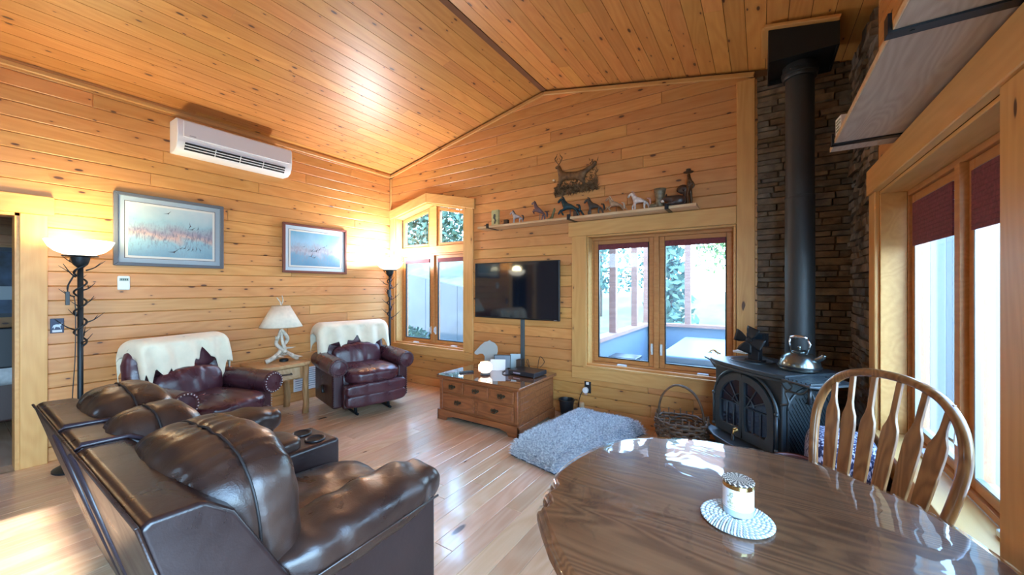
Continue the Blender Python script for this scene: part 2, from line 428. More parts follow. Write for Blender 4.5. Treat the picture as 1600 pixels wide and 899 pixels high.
wb.prism([(W1['x1'], 3.3), (W2['x0'], 3.3), (W2['x0'], zt_(W2['x0'])), (-2.115, zt_(-2.115)), (W1['x1'], zt_(W1['x1']))], -4.1, -(YB+.02), M_xz)
wb.prism([(W2['x0'], 3.3), (W2['x1'], 3.3), (W2['x1'], zt_(W2['x1'])), (W2['x0'], zt_(W2['x0']))], -4.1, -(YB+.02), M_xz)
wb.prism([(W2['x1'], 3.1), (.8, 3.1), (.8, zt_(.8)), (W2['x1'], zt_(W2['x1']))], -4.1, -(YB+.02), M_xz)
wb.prism([(-5, 3.1), (W1['x0'], 3.1), (W1['x0'], zt_(W1['x0'])), (-5, zt_(-5))], -4.1, -(YB+.02), M_xz)
wb = wb.build('wall_back', SLAB); tag(wb, kind='structure')
def gable(z):      # x range of the back wall at height z
    if z <= 3.159: return XL+.02, -.02
    h = (3.70-z)/.2
    return max(XL+.02, -2.115-h), min(-.02, -2.115+h)
def hole(z):       # x ranges to leave out at height z (inside the casings)
    out = []
    p = .04
    if W1['z0']-.06 < z < W1['z1']+p: out.append((W1['x0']-p, W1['x1']+p))
    elif z < az_+p and z > W1['z1']:
        f = (az_+p-z)/(az_-W1['z1']); out.append((ax_-f*.70, ax_+f*.70))
    if W2['z0']-.06 < z < W2['z1']+p: out.append((W2['x0']-p, W2['x1']+p))
    return out
k = 0
while k*row < 3.69:
    z0, z1 = k*row, (k+1)*row
    g0, g1 = gable(z0+.001), gable(min(z1, 3.69))
    zm = (z0+z1)/2
    hs = hole(z0) if len(hole(z0)) >= len(hole(z1)) else hole(z1)
    if z0 < W1['z0'] < z1: hs = []
    segs = []; a = g0[0]
    for h in hs:
        segs.append((a, h[0])); a = h[1]
    segs.append((a, g0[1]))
    for (sa, sb) in segs:
        if sb-sa < .03: continue
        pcs = run(sa, sb, 1.6, 4.5)
        for a, b in pcs:
            ta = g1[0] if abs(a-g0[0]) < 1e-6 else a
            tb = g1[1] if abs(b-g0[1]) < 1e-6 else b
            ta = min(max(ta, g1[0]), g1[1]); tb = max(min(tb, g1[1]), g1[0])
            if abs(b-a) < .02: continue
            c = (a+b)/2
            top = min(z1, 3.69)-zm
            q = [(a-c+G, z0-zm+.0025), (b-c, z0-zm+.0025), (tb-c, top), (ta-c+G, top)]
            board('plank', (c, YB+.02, zm), (1, 0, 0), (0, 0, 1), b-a, row, .02, PINE, wb, ch=.005, quad=q)
    k += 1
# right wall slab around the window and unseen openings added behind the camera for more daylight
wr = MB().box(XR+.02, .8, W3['y1'], 4.1, -.2, 3.2).box(XR+.02, .8, W3['y0'], W3['y1'], -.2, W3['z0']-.03).box(XR+.02, .8, W3['y0'], W3['y1'], W3['z1'], 3.2)
wr.box(XR+.02, .8, .95, W3['y0'], -.2, 3.2).box(XR+.02, .8, -2.95, .95, 2.33, 3.2).box(XR+.02, .8, YF, -2.95, -.2, 3.2).box(XR+.02, .8, -2.95, .95, -.2, .05)
wr = wr.build('wall_right', SLAB); tag(wr, kind='structure')
k = 0
while k*row < 3.14:
    z = k*row
    if z+row < W3['z0']-.1 or z > 2.1:
        for a, b in run(.6, 3.1, 1.0, 2.6):
            board('plank', (XR+.02, (a+b)/2, z+row/2), (0, -1, 0), (0, 0, 1), b-a-G, row-G, .02, PINE, wr, ch=.0038)
    k += 1
# front wall, behind the camera, with a high strip window
wf = MB().box(-5.0, .8, YF-.2, YF, -.2, 2.03).box(-5.0, -4.15, YF-.2, YF, 2.03, 3.1).box(-3.1, .8, YF-.2, YF, 2.03, 3.1).box(-4.15, -3.1, YF-.2, YF, 2.47, 3.1)
wf.prism([(-5, 3.05), (.8, 3.05), (.8, zt_(.8)), (-2.115, zt_(-2.115)), (-5, zt_(-5))], -YF, -(YF-.2), M_xz)
wf = wf.build('wall_front', P('pine_front_wall', (.52, .31, .13), .5)); tag(wf, kind='structure')
# ---- trims: gable cove, corner cove
tr = empty('trim_2', kind='structure')
for a, b in (((XL+.0, YB), (-2.115, YB)), ((-2.115, YB), (-.045, YB))):
    p0 = Vector((a[0], YB-.0, zc(a[0])-.022)); p1 = Vector((b[0], YB, zc(b[0])-.022))
    d = (p1-p0)
    L_ = d.length; c = (p0+p1)/2
    up = Vector((0, -1, 0)).cross(d.normalized())
    board('cove', c, tuple(d.normalized()), tuple(up), L_, .042, .018, TRIM, tr, ch=.006)
board('cove', (XL, (YB+.4)/2, zc(XL)-.022), (0, 1, 0), (0, 0, 1), YB+.6, .042, .018, TRIM, tr, ch=.006)
board('cove', (XL+.012, YB-.0, 1.55), (0, 0, 1), (-1, 0, 0), 3.1, .024, .022, TRIM, tr, ch=.006)
# post left of the stone (back wall) 
tp = empty('trim_3', kind='structure')
board('post_board', (-.109, YB, 1.64), (0, 0, 1), (-1, 0, 0), 3.18, .137, .022, TRIM, tp, ch=.004)
# ---- window builder. local frame: u along the wall, n outward, z up
def window(name, M, U, z0, z1, apex=None, blinds=.055, transom=None, casl=.17, casr=.17, header=True, apron=.12, postr=False, screen=True, hext=(.2, .2), blind_drop=None):
    W = empty(name, kind='structure')
    W.matrix_world = M
    D = .115
    def bx(nm, u0, u1, n0, n1, a, b, m=FIR, bev=.003): return MB().box(u0, u1, n0, n1, a, b).build(nm, m, W, bevel=bev, seg=1)
    def brd(nm, c, ax, ay, L, Wd, Tk, m=TRIM): return board(nm, c, ax, ay, L, Wd, Tk, m, W, ch=.004)
    # casings (face into the room = -n)
    if casl: brd('casing', (-casl/2, 0, (z0-.02+z1)/2), (0, 0, 1), (-1, 0, 0), z1-z0+.02, casl, .022)
    if casr: brd('casing', (U+casr/2, 0, (z0-.02+z1)/2), (0, 0, 1), (-1, 0, 0), z1-z0+.02, casr, .022)
    hh = .155
    if apex:
        au, az = apex
        for (ua, za, ub, zb) in ((-casl-.02 if casl < .15 else -hext[0], None, au, az), (au, az, U+hext[1], None)):
            s = (az-z1)/(au)
            if za is None: za = az-s*(au-ua)
            if zb is None: zb = az-s*(ub-au)
            q = [(ua, za), (ub, zb), (ub, zb+.135), (ua, za+.135)]
            mb = MB().prism(q, 0, .032, Matrix(((1, 0, 0, 0), (0, 0, -1, 0), (0, 1, 0, 0), (0, 0, 0, 1))))
            mb.build('header', TRIM, W, bevel=.004, seg=1)
            # sloped soffit of the reveal
            mb = MB(); 
            ua2, ub2 = max(ua, 0), min(ub, U)
            za2, zb2 = az-s*abs(au-ua2), az-s*abs(ub2-au)
            mb.prism([(ua2, za2-.02), (ub2, zb2-.02), (ub2, zb2), (ua2, za2)], -.2, 0, Matrix(((1, 0, 0, 0), (0, 0, -1, 0), (0, 1, 0, 0), (0, 0, 0, 1))))
            mb.build('soffit', TRIM, W)
    else:
        brd('header', ((U+hext[1]-hext[0])/2, 0, z1+hh/2), (1, 0, 0), (0, 0, 1), U+hext[0]+hext[1], hh, .034)
        bx('soffit', 0, U, .001, .2, z1-.018, z1, TRIM)
    bx('stool', -.03, U+.03, -.035, D, z0-.025, z0, TRIM, .004)
    if apron: brd('apron', ((U+casr-casl)/2, 0, z0-.025-apron/2), (1, 0, 0), (0, 0, 1), U+casl+casr, apron, .022)
    for u0, u1 in ((0, .018), (U-.018, U)): bx('jamb', u0, u1, .001, D, z0, z1-.018, TRIM)
    # fixed frame, mullion
    zt = transom[0] if transom else z1-.018
    f0 = .03
    frame = MB().box(0, f0, D, .2, z0, zt).box(U-f0, U, D, .2, z0, zt).box(f0, U-f0, D, .2, z0, z0+.03).box(f0, U-f0, D, .2, zt-.03, zt)
    frame.build('frame', FIR, W, bevel=.003, seg=1)
    mu = .05
    bx('mullion', U/2-mu/2, U/2+mu/2, D-.012, .2, z0+.03, zt-.03)
    for a, b in ((f0, U/2-mu/2), (U/2+mu/2, U-f0)):
        st = .052; za, zb = z0+.03, zt-.03
        sash = MB().box(a, a+st, .13, .185, za, zb).box(b-st, b, .13, .185, za, zb).box(a+st, b-st, .13, .185, za, za+.045).box(a+st, b-st, .13, .185, zb-.045, zb)
        so = sash.build('sash', FIR, W, bevel=.004, seg=1)
        trk = MB().box(a+st, a+st+.010, .128, .150, za+.045, zb-.045).box(b-st-.010, b-st, .128, .150, za+.045, zb-.045).box(a+st+.01, b-st-.01, .128, .150, zb-.055, zb-.045).box(a+st+.01, b-st-.01, .128, .15, za+.045, za+.055)
        trk.build('screen_track', ALU if blind_drop else BLACK, so)
        MB().add([(a+st, .162, za+.045), (b-st, .162, za+.045), (b-st, .162, zb-.045), (a+st, .162, zb-.045)], [(0, 1, 2, 3)]).build('pane', GLASS, so)
        if screen: MB().add([(a+st, .142, za+.045), (b-st, .142, za+.045), (b-st, .142, zb-.045), (a+st, .142, zb-.045)], [(0, 1, 2, 3)]).build('insect_screen', SCREEN, so)
        if blinds:
            drop = blind_drop or blinds
            if blind_drop:
                n = int(drop/.02); mb = MB()
                for i in range(n):
                    zz = zb-.055-i*.02
                    mb.box(a+st+.014, b-st-.014, .116, .124, zz-.0188, zz)
                mb.build('blind', BLIND, W)
            else:
                MB().box(a+st+.006, b-st-.006, .118, .127, zb-.047-drop, zb-.047).build('blind', BLIND, W, bevel=.002)
        # crank and latch
        uc = (a+b)/2 if U/2 > b else a+.62*(b-a)
        ck = MB().box(uc-.05, uc+.05, D-.035, D+.01, z0+.002, z0+.028).build('crank_cover', GREYW, W, bevel=.008)
        ul = b-.02 if b < U/2 else a+.02
        lt = MB().box(ul-.01, ul+.01, D-.003, D+.01, z0+.16, z0+.27).tube([(ul, D-.006, z0+.18), (ul, D-.03, z0+.2), (ul, D-.025, z0+.26)], .006, 6).build('latch', GREYW, W, smooth=True, angle=40)
    if transom:
        t0, t1 = transom
        bx('transom_rail', 0, U, D-.01, .2, t0, t1, TRIM)
        au, az = apex; s = (az-z1)/au
        bx('mullion', au-.07, au+.07, D-.005, .2, t1, az-.03, TRIM)
        for sg in (0, 1):
            a, b = (.02, au-.07) if sg == 0 else (au+.07, U-.02)
            def top(u): return az-.03-s*abs(u-au)
            e = .045
            for q in (((a, t1), (a+e, t1), (a+e, top(a+e)), (a, top(a))), ((b-e, t1), (b, t1), (b, top(b)), (b-e, top(b-e))),
                      ((a+e, t1), (b-e, t1), (b-e, t1+e), (a+e, t1+e)), ((a+e, top(a+e)-e), (b-e, top(b-e)-e), (b-e, top(b-e)), (a+e, top(a+e)))):
                MB().prism(q, -.185, -.13, Matrix(((1, 0, 0, 0), (0, 0, -1, 0), (0, 1, 0, 0), (0, 0, 0, 1)))).build('sash_rail', FIR, W, bevel=.003, seg=1)
            MB().add([(a+e, .162, t1+e), (b-e, .162, t1+e), (b-e, .162, top(b-e)-e), (a+e, .162, top(a+e)-e)], [(0, 1, 2, 3)]).build('pane', GLASS, W)
    return W
# M maps local (u, n, z) to world
window('window_1', T(W1['x0'], YB, 0), W1['x1']-W1['x0'], W1['z0'], W1['z1'], apex=(ax_-W1['x0'], az_), transom=(1.915, 2.02), casl=.09, casr=.17, hext=(.1, .2), apron=.11)
window('window_2', T(W2['x0'], YB, 0), W2['x1']-W2['x0'], W2['z0'], W2['z1'], casl=.17, casr=.0, hext=(.205, .005), apron=.125)
window('window_3', T(XR, W3['y1'], 0) @ RZ(R(-90)), W3['y1']-W3['y0'], W3['z0'], W3['z1'], casl=.137, casr=.16, hext=(.137, .6), apron=.125, blind_drop=.24)
# ---- door in the left wall
dr = empty('door_1', kind='structure')
board('casing', (XL, (.358+.497)/2, DZ/2), (0, 0, 1), (0, -1, 0), DZ, .139, .024, TRIM, dr)
board('casing', (XL, DY0-.07, DZ/2), (0, 0, 1), (0, -1, 0), DZ, .139, .024, TRIM, dr)
board('header', (XL, (DY0-.17+.53)/2, DZ+.074), (0, 1, 0), (0, 0, 1), .53-DY0+.17, .148, .045, TRIM, dr)
MB().box(-5.0, XL+.004, DY1-.0, DY1-.022, 0, DZ).box(-5.0, XL+.004, DY0, DY0+.022, 0, DZ).box(-5.0, XL+.004, DY0, DY1, DZ-.022, DZ).build('jamb', TRIM, dr)
# ---- next room seen through the door
nr = MB().box(-8.2, -8.0, -2.5, 2.5, -.2, 2.7).box(-8.2, -5.0, 2.3, 2.5, -.2, 2.7).box(-8.2, -5.0, -2.5, -2.3, -.2, 2.7).box(-8.2, -5.0, -2.5, 2.5, 2.6, 2.8)
nr = nr.build('wall_bedroom', SLAB); tag(nr, kind='structure')
for k in range(20):
    board('plank', (-8.0, .4, k*.13+.065), (0, 1, 0), (0, 0, 1), 3.6, .129, .02, PINE, nr)
fb = MB().box(-8.2, -5.0, -2.5, 2.5, -.2, -.022).build('floor_bedroom', SLAB); tag(fb, kind='structure')
for k in range(28):
    board('plank', (-6.5, -1.2+.128*k, -.022), (1, 0, 0), (0, 1, 0), 3.0, .127, .022, FLOORM, fb)
MB().box(-5.0, XL, DY0, DY1, -.022, 0).build('threshold', FLOORM, fb)
# ---- stacked ledge stone behind the stove
STONE = newmat('ledge_stone')
m, t, b = STONE; STONE = m
c = N(t, 'TexCoord'); oi = N(t, 'ObjectInfo')
n1 = N(t, 'TexNoise', i_Scale=14, i_Detail=7.0); ad = N(t, 'VectorMath', operation='ADD'); t.links.new(c.outputs['Object'], ad.inputs[0])
cb = N(t, 'CombineXYZ'); t.links.new(mth(t, 'MULTIPLY', oi.outputs['Random'], 40), cb.inputs[0]); t.links.new(cb.outputs[0], ad.inputs[1]); t.links.new(ad.outputs[0], n1.inputs['Vector'])
base = ramp(t, oi.outputs['Random'], [(0, (.10, .075, .055)), (.25, (.19, .125, .075)), (.45, (.125, .11, .10)), (.65, (.22, .15, .095)), (.82, (.15, .13, .115)), (1, (.27, .19, .12))])
t.links.new(mix(t, 1.0, base, ramp(t, n1.outputs['Fac'], [(.3, (.5, .5, .5)), (.7, (1.3, 1.25, 1.2))]), 'MULTIPLY'), b.inputs['Base Color'])
bu = N(t, 'Bump', i_Strength=.9, i_Distance=.012); t.links.new(n1.outputs['Fac'], bu.inputs['Height']); t.links.new(bu.outputs[0], b.inputs['Normal'])
b.inputs['Roughness'].default_value = .75
def stones(parent, M, U, H, z00):
    z = z00; rnd = random.Random(5+int(U*100)); cnt = 0
    while z < H:
        h = rnd.uniform(.036, .062)
        if z+h > H-.02: h = H-z
        a = -rnd.uniform(0, .12)
        while a < U-1e-4:
            L = rnd.uniform(.10, .34); b_ = min(a+L, U)
            if U-b_ < .05: b_ = U
            a0 = max(a, 0)
            if b_-a0 > .01:
                d = .012+rnd.random()**1.6*.032
                j = lambda s: rnd.uniform(-s, s)
                q = .0035
                vs_ = [(a0+.001, 0, z+.001), (b_-.001, 0, z+.001), (b_-.001, 0, z+h-.001), (a0+.001, 0, z+h-.001)]
                fr = [(a0+q+abs(j(.006)), -d+j(.006), z+q+abs(j(.003))), (b_-q-abs(j(.006)), -d+j(.006), z+q+abs(j(.003))), (b_-q-abs(j(.006)), -d+j(.006), z+h-q-abs(j(.003))), (a0+q+abs(j(.006)), -d+j(.006), z+h-q-abs(j(.003)))]
                um = (a0+b_)/2+j(.02)
                fr.insert(1, (um, -d+j(.006)-.004, z+q)); fr.insert(4, (um+j(.01), -d+j(.006)-.004, z+h-q))
                # fr: 0 bl,1 bm,2 br,3 tr,4 tm,5 tl
                vs_ += fr
                fs_ = [(4, 5, 8, 9), (5, 6, 7, 8), (0, 1, 6, 5, 4), (1, 2, 7, 6), (2, 3, 9, 8, 7), (3, 0, 4, 9)]
                mb = MB(); mb.v = [tuple(M @ Vector(p)) for p in vs_]; mb.f = fs_
                mb.build('stone', STONE, parent); cnt += 1
            a = b_
        z += h
    return cnt
stones(wb, T(-.03, YB+.02, 0), XR+.03+.02, 3.235, .0)
stones(wr, T(XR+.02, YB+.02, 0) @ RZ(R(-90)), YB-3.217+.02, 3.17, .0)
# ================================================================== outdoors
def zterr(x, y):
    r = max(0, y-4.6)
    q = max(0, min(1, (-x/max(y, 1)-.5)/.3)); q = q*q*(3-2*q)
    return min(-.45 + .225*r*q + .022*r, 9)+.10*nz(x*.25, y*.25)
GRASSM = P('meadow_grass', (.070, .068, .008), .9, noise=.5, nscale=2.5, bump=.8, bscale=25)
g = MB().grid(60, 60, lambda u, v: (-45+80*u, 4.12+55*v*v, zterr(-45+80*u, 4.12+55*v*v)))
g = g.build('ground_outside', GRASSM, smooth=True); tag(g, kind='structure')
g2 = MB().grid(8, 12, lambda u, v: (.81+25*u, -12+16.2*v, -.45)).build('ground_side', P('pale_gravel', (.22, .21, .20), .9, noise=.25, nscale=3)); tag(g2, kind='structure')  # side ground made pale to bounce daylight into the room
def leaves(mb, c, r, n, s0, rnd):
    for _ in range(n):
        d = Vector((rnd.gauss(0, 1), rnd.gauss(0, 1), rnd.gauss(0, 1))).normalized()*(rnd.random()**.45)
        p = Vector((c[0]+d.x*r[0], c[1]+d.y*r[1], c[2]+d.z*r[2]))
        a = Vector((rnd.gauss(0, 1), rnd.gauss(0, 1), rnd.gauss(0, 1))).normalized(); b = a.orthogonal().normalized()
        s = s0*rnd.uniform(.6, 1.3)
        mb.add([p-a*s, p+b*s*.5, p+a*s, p-b*s*.5], [(0, 1, 2, 3)])
LEAF = [P('dark_conifer_needles', (.018, .050, .030), .8), P('sunlit_leaves', (.09, .15, .03), .7), P('blue_green_needles', (.035, .085, .06), .8)]
BARK = P('tree_bark', (.10, .07, .05), .9, noise=.4, bump=.6)
def tree(name, x, y, h, kind, label, seed, rad=2.0, n=1600):
    rnd = random.Random(seed); z = zterr(x, y)
    t_ = empty(name, label, 'tree', (x, y, z), group=None)
    MB().tube([(0, 0, -.2), (.05, 0, h*.4), (0, .05, h*.95)], [.03+h*.010, .025+h*.007, .012], 8).build('trunk', BARK, t_, smooth=True)
    mb = MB()
    if kind == 1:
        for _ in range(9):
            leaves(mb, (rnd.uniform(-1, 1)*rad*.7, rnd.uniform(-1, 1)*rad*.7, h*rnd.uniform(.45, .95)), (rad*.55,)*3, n//9, .16, rnd)
    else:
        for k in range(14):
            f = k/13; rr = rad*(1-f)*.9+.12
            leaves(mb, (0, 0, h*(.16+.84*f)), (rr, rr, h*.045), int(n/14*(1.5-f)), .15, rnd)
    tag(mb.build('foliage', LEAF[kind], t_), kind='stuff')
tree('conifer_tree', -13.5, 13.5, 9.5, 0, 'tall dark conifer on the hillside outside the peaked window', 1, 2.6, 5200)
tree('conifer_tree', -20.5, 11.5, 12, 0, 'dark conifer farthest up the hillside behind the peaked window', 2, 2.8, 4000)
tree('leafy_tree', -13.6, 19.6, 10, 1, 'sunlit leafy tree filling the peaked window upper right pane', 3, 2.6, 6500)
tree('leafy_tree', -12.0, 26, 11, 1, 'second sunlit leafy tree behind the leafy tree on the hill', 4, 2.6, 3500)
tree('spruce_tree', -2.35, 12.5, 4.6, 2, 'slim young spruce standing in the meadow beyond the porch', 5, .8, 900)
tree('leafy_tree', -.4, 24, 7, 1, 'leafy tree in the far meadow seen right of the porch post', 6, 2.6, 1500)
tree('spruce_tree', -7.0, 19, 10, 2, 'blue green spruce behind the left porch posts', 7, 2.2, 1800)
tree('spruce_tree', -5.8, 25, 11, 2, 'pale far spruce between the left porch posts', 8, 2.4, 1500)
tree('leafy_tree', 6.5, 30, 8, 1, 'leafy tree in the meadow farthest right behind the porch', 9, 3.2, 1500)
BUSHL = P('bush_leaves', (.035, .075, .012), .7)
for i, (bx, by, s) in enumerate(((-5.75, 5.0, .72), (-4.40, 5.0, .50))):
    b_ = empty('garden_bush', ['round green bush under the left casement outside', 'smaller green bush under the right casement outside'][i], 'bush', (bx, by, zterr(bx, by)))
    mb = MB(); leaves(mb, (0, 0, s*.7), (s, s*.8, s*.75), 3200, .055, random.Random(20+i)); tag(mb.build('foliage', BUSHL, b_), kind='stuff')
    MB().tube([(0, 0, -.1), (.02, 0, s*.6)], .02, 6).build('stem', BARK, b_)
# ---- screened porch with hot tub
POSTM = wood('weathered_red_cedar', (.42, .20, .13), (.32, .14, .09), rough=.6, var=.1)
PANEL = P('blue_grey_panel', (.14, .19, .24), .6)
pd = empty('porch', 'cedar porch with railings and panelled half wall outside the window', 'porch', (-.3, 5.6, -.2))
def wbox(nm, x0, x1, y0, y1, z0, z1, m, par, o=(-.3, 5.6, -.2), bev=0):
    return MB().box(x0-o[0], x1-o[0], y0-o[1], y1-o[1], z0-o[2], z1-o[2]).build(nm, m, par, bevel=bev)
wbox('deck', -1.75, 1.9, 4.12, 7.05, -.5, -.2, PANEL, pd)
wbox('half_wall', -1.74, -1.70, 4.15, 7.0, -.2, .74, PANEL, pd); wbox('half_wall', -1.74, 1.9, 6.98, 7.02, -.2, .74, PANEL, pd)
wbox('rail', -1.79, -1.63, 4.12, 7.08, .74, .79, POSTM, pd); wbox('rail', -1.79, 1.9, 6.93, 7.08, .74, .79, POSTM, pd)
for (px, py) in ((-1.71, 5.17), (-1.71, 6.24), (-1.71, 7.0), (-1.03, 7.0), (.35, 7.0), (1.8, 7.0)):
    wbox('post', px-.045, px+.045, py-.045, py+.045, .79, 2.75, POSTM, pd)
wbox('beam', -1.79, 1.9, 6.93, 7.08, 2.75, 2.95, POSTM, pd); wbox('beam', -1.79, -1.63, 4.12, 6.93, 2.75, 2.95, POSTM, pd)
ht = empty('hot_tub', 'square hot tub with folded blue grey cover on the porch', 'hot tub', (.1, 5.75, -.2))
MB().box(-1.1, 1.1, -.95, .95, 0, .72).build('cabinet', P('hot_tub_cabinet', (.09, .12, .15), .6), ht, bevel=.04)
for a, b in ((-1.14, -.01), (.01, 1.14)): MB().box(a, b, -.98, .98, .72, .81).build('cover', P('hot_tub_cover', (.15, .20, .24), .5), ht, bevel=.03)
st_ = empty('porch_stool', 'small dark step stool on the porch beside the hot tub', 'stool', (-1.42, 4.75, -.2))
MB().box(-.17, .17, -.15, .15, .72, .76).build('seat', BLACKP, st_, bevel=.01)
for a in (-.14, .14):
    for b in (-.12, .12): MB().tube([(a, b, 0), (a, b, .72)], .014, 6).build('leg', BLACKP, st_)
# ---- white porch columns and grey board wall seen through the side window
WPAINT = P('white_paint', (.10, .108, .11), .5)
for i, (px, py, lb) in enumerate(((1.32, 5.05, 'white square porch column outside the side window, left pane'), (1.32, 3.85, 'white square porch column outside the side window, right pane'))):
    c_ = empty('porch_column', lb, 'column', (px, py, -.45))
    MB().box(-.07, .07, -.07, .07, .05, 3.2).build('shaft', WPAINT, c_, bevel=.006); MB().box(-.1, .1, -.1, .1, 0, .14).build('base', WPAINT, c_, bevel=.006)
gw = empty('board_wall', 'pale grey vertical board wall standing outside the side window', 'wall panel', (2.2, 8.6, -.45))
for k in range(22): MB().box(-.02, .02, -2.8+.2*k, -2.8+.2*k+.188, 0, 3.0).build('board', P('pale_grey_boards', (.05, .056, .06), .7) if k == 0 else gw.children[0].data.materials[0], gw)

rw = empty('retaining_wall', 'smooth blue grey wall with sloping top outside the peaked window', 'wall panel', (-6.5, 6.5, -.5))
GWM = P('blue_grey_render', (.040, .046, .052), .8, noise=.2, nscale=2)
for k in range(6):
    x0, x1 = -3.2+k*1.0, -3.2+(k+1)*1.0-.01
    MB().prism([(x0, 0), (x1, 0), (x1, 2.09-.174*x1), (x0, 2.09-.174*x0)], -.06, .06, Matrix(((1, 0, 0, 0), (0, 0, -1, 0), (0, 1, 0, 0), (0, 0, 0, 1)))).build('panel', GWM, rw)
# ================================================================== loveseat
def wrinkle(amp, fx, seed, seam=True, lines=7):
    def f(d, q):
        s = q.y if seam else q.x; v = (q.x-q.z*.8) if seam else q.z+q.y*.6
        gather = math.exp(-abs(s)/.09) if seam else .6
        w_ = math.sin(v*fx+7*nz(v*5+seed, s*3, seed)+s*6)*gather*max(0, .25+1.1*nz(v*4.3+seed*3, 1.7, s*1.5))
        return amp*.75*w_+amp*.6*nz(q.x*5+seed, q.y*5, q.z*5)+amp*.5*nz(q.x*16, q.y*16+seed, q.z*16)-(.007*math.exp(-(s/.010)**2) if seam else 0)
    return f
sofa = empty('loveseat', 'brown leather reclining loveseat with centre console and cup holders', 'sofa', (-2.07, .3, 0))
sx0, sx1 = -.86, .85            # local x range of the back; arms inside it
def ring(pts, x0, x1):
    """prism of a (y,z) profile between x0 and x1"""
    n = len(pts)
    return [(x0, y, z) for y, z in pts]+[(x1, y, z) for y, z in pts], [tuple(range(n))[::-1], tuple(range(n, 2*n))]+[(i, (i+1) % n, n+(i+1) % n, n+i) for i in range(n)]
prof = [(.13, .05), (.16, .05), (.34, .42), (.26, .80), (.10, .845), (-.03, .86), (-.045, .835)]
prof = [(.17, .05), (.40, .05), (.36, .42), (.16, .80), (.09, .857), (-.02, .862), (-.040, .842)]
mb = MB()
for a, b in ((sx0, -.232), (-.222, .082), (.092, sx1-.0)): mb.add(*ring(prof, a, b))
mb.build('back_frame', SOFAB, sofa, bevel=.016, seg=3)
mb = MB()
for sxx in (-.227, .087):
    mb.tube([(sxx, .20, .80), (sxx, .10, .862), (sxx, -.02, .869), (sxx, -.044, .845), (sxx, .05, .5), (sxx, .17, .08)], .009, 6)
mb.build('seam_strip', P('dark_leather_strip', (.03, .02, .028), .3), sofa, smooth=True)
# piping along the back's top rear edge
mb = MB()
mb.tube([(sx0, -.042, .853), (sx1, -.042, .853)], .005, 6).tube([(sx1, -.042, .853), (sx1+.002, .165, .08)], .005, 6)
mb.build('piping', SOFA, sofa, smooth=True)
# three back pillows
def pillow(name, cx, hw, seed, zc_=.70, yc=.33, tilt=-17, hz=.30, hy=.155):
    tilt = 6
    mb = cushion(hw, hy, hz, 3.3, 40, wr=wrinkle(.013, 95, seed), seed=seed)
    return mb.build(name, SOFA, sofa, smooth=True, mw=T(cx, yc, zc_) @ RX(R(tilt)), sub=1)
pillow('back_pillow', -.515, .285, 1, hz=.28, zc_=.665, yc=.225, hy=.165)
pillow('back_pillow', -.075, .165, 2, zc_=.68, yc=.215, hz=.245, hy=.16)
pillow('back_pillow', .445, .36, 3, hz=.29, zc_=.645, yc=.245, hy=.185)
THREAD = P('dark_thread', (.012, .008, .008), .6)
for cx, hw, hy, hz, zz, yy, sd in ((-.515, .285, .165, .28, .665, .225, 1), (-.075, .165, .16, .245, .68, .215, 2), (.445, .36, .185, .29, .645, .245, 3)):
    M = T(cx, yy, zz) @ RX(R(6)); pts = []; wr_ = wrinkle(.013, 95, sd)
    for k in range(49):
        q = -.40*math.pi+1.8*math.pi*k/48
        p = Vector((math.cos(q), 0, math.sin(q))); d_ = (abs(p.x)**3.3+abs(p.z)**3.3)**(1/3.3)
        s_ = Vector((p.x/d_*hw, 0, p.z/d_*hz)); nn = Vector((s_.x/hw/hw, 0, s_.z/hz/hz)).normalized()
        pts.append(M @ (s_+nn*(wr_(p/d_, s_)+.004)))
    MB().tube(pts, .0042, 6).build('stitching', THREAD, sofa, smooth=True)
# seats
for cx, hw, sd in ((-.42, .20, 4), (.345, .255, 5)):
    cushion(hw, .36, .105, 4, 22, wr=wrinkle(.013, 26, sd, seam=False), seed=sd).build('seat_cushion', SOFA, sofa, smooth=True, mw=T(cx, .62, .40), sub=1)
    cushion(hw, .06, .13, 4, 12, wr=wrinkle(.006, 26, sd, seam=False)).build('foot_panel', SOFA, sofa, smooth=True, mw=T(cx, .93, .20))
# console
MB().box(-.215, .085, .40, .955, .10, .575).build('console', SOFAB, sofa, bevel=.022, seg=3)
cushion(.13, .20, .05, 4, 14, wr=wrinkle(.006, 20, 8, seam=False)).build('console_pad', SOFA, sofa, smooth=True, mw=T(-.065, .58, .585))
for cx in (-.135, .005):
    ch = MB().lathe([(.052, .578), (.052, .584), (.046, .586), (.041, .580), (.039, .577)], 24, (cx, .855, 0), cap=False).build('cup_holder', BLACKP, sofa, smooth=True)
    MB().lathe([(.040, .5775), (.001, .577)], 24, (cx, .855, 0), cap=False).build('cup_well', DARK, ch)
# arms
for sg, cx in ((-1, -.74), (1, .735)):
    L0, L1 = .30, .965
    MB().add(*ring([(.30, .05), (L1-.03, .05), (L1-.03, .50), (.30, .50)], cx-.115, cx+.115)).build('arm_panel', SOFAB, sofa, bevel=.02, seg=3)
    def wr(d, q, s=cx): return .010*math.sin(q.y*44+3.5*nz(q.y*5, q.x*7+s, q.z*5))*max(0, min(1, (q.z+.06)*12))*(.35+.65*abs(nz(q.y*3+s, 2.2)))+.008*nz(q.x*9, q.y*9+s, q.z*9)
    cushion(.145, .375, .10, 3.0, 26, wr=wr).build('arm_pad', SOFA, sofa, smooth=True, mw=T(cx, .635, .515) @ RX(R(2)), sub=1)
    MB().tube([(cx+sg*.142, .30, .488), (cx+sg*.142, .92, .500)], .005, 6).build('piping', SOFA, sofa, smooth=True)
for cx in (-.8, .8):
    for y in (.25, .9): MB().box(cx-.03, cx+.03, y-.03, y+.03, 0, .055).build('foot', BLACKP, sofa)
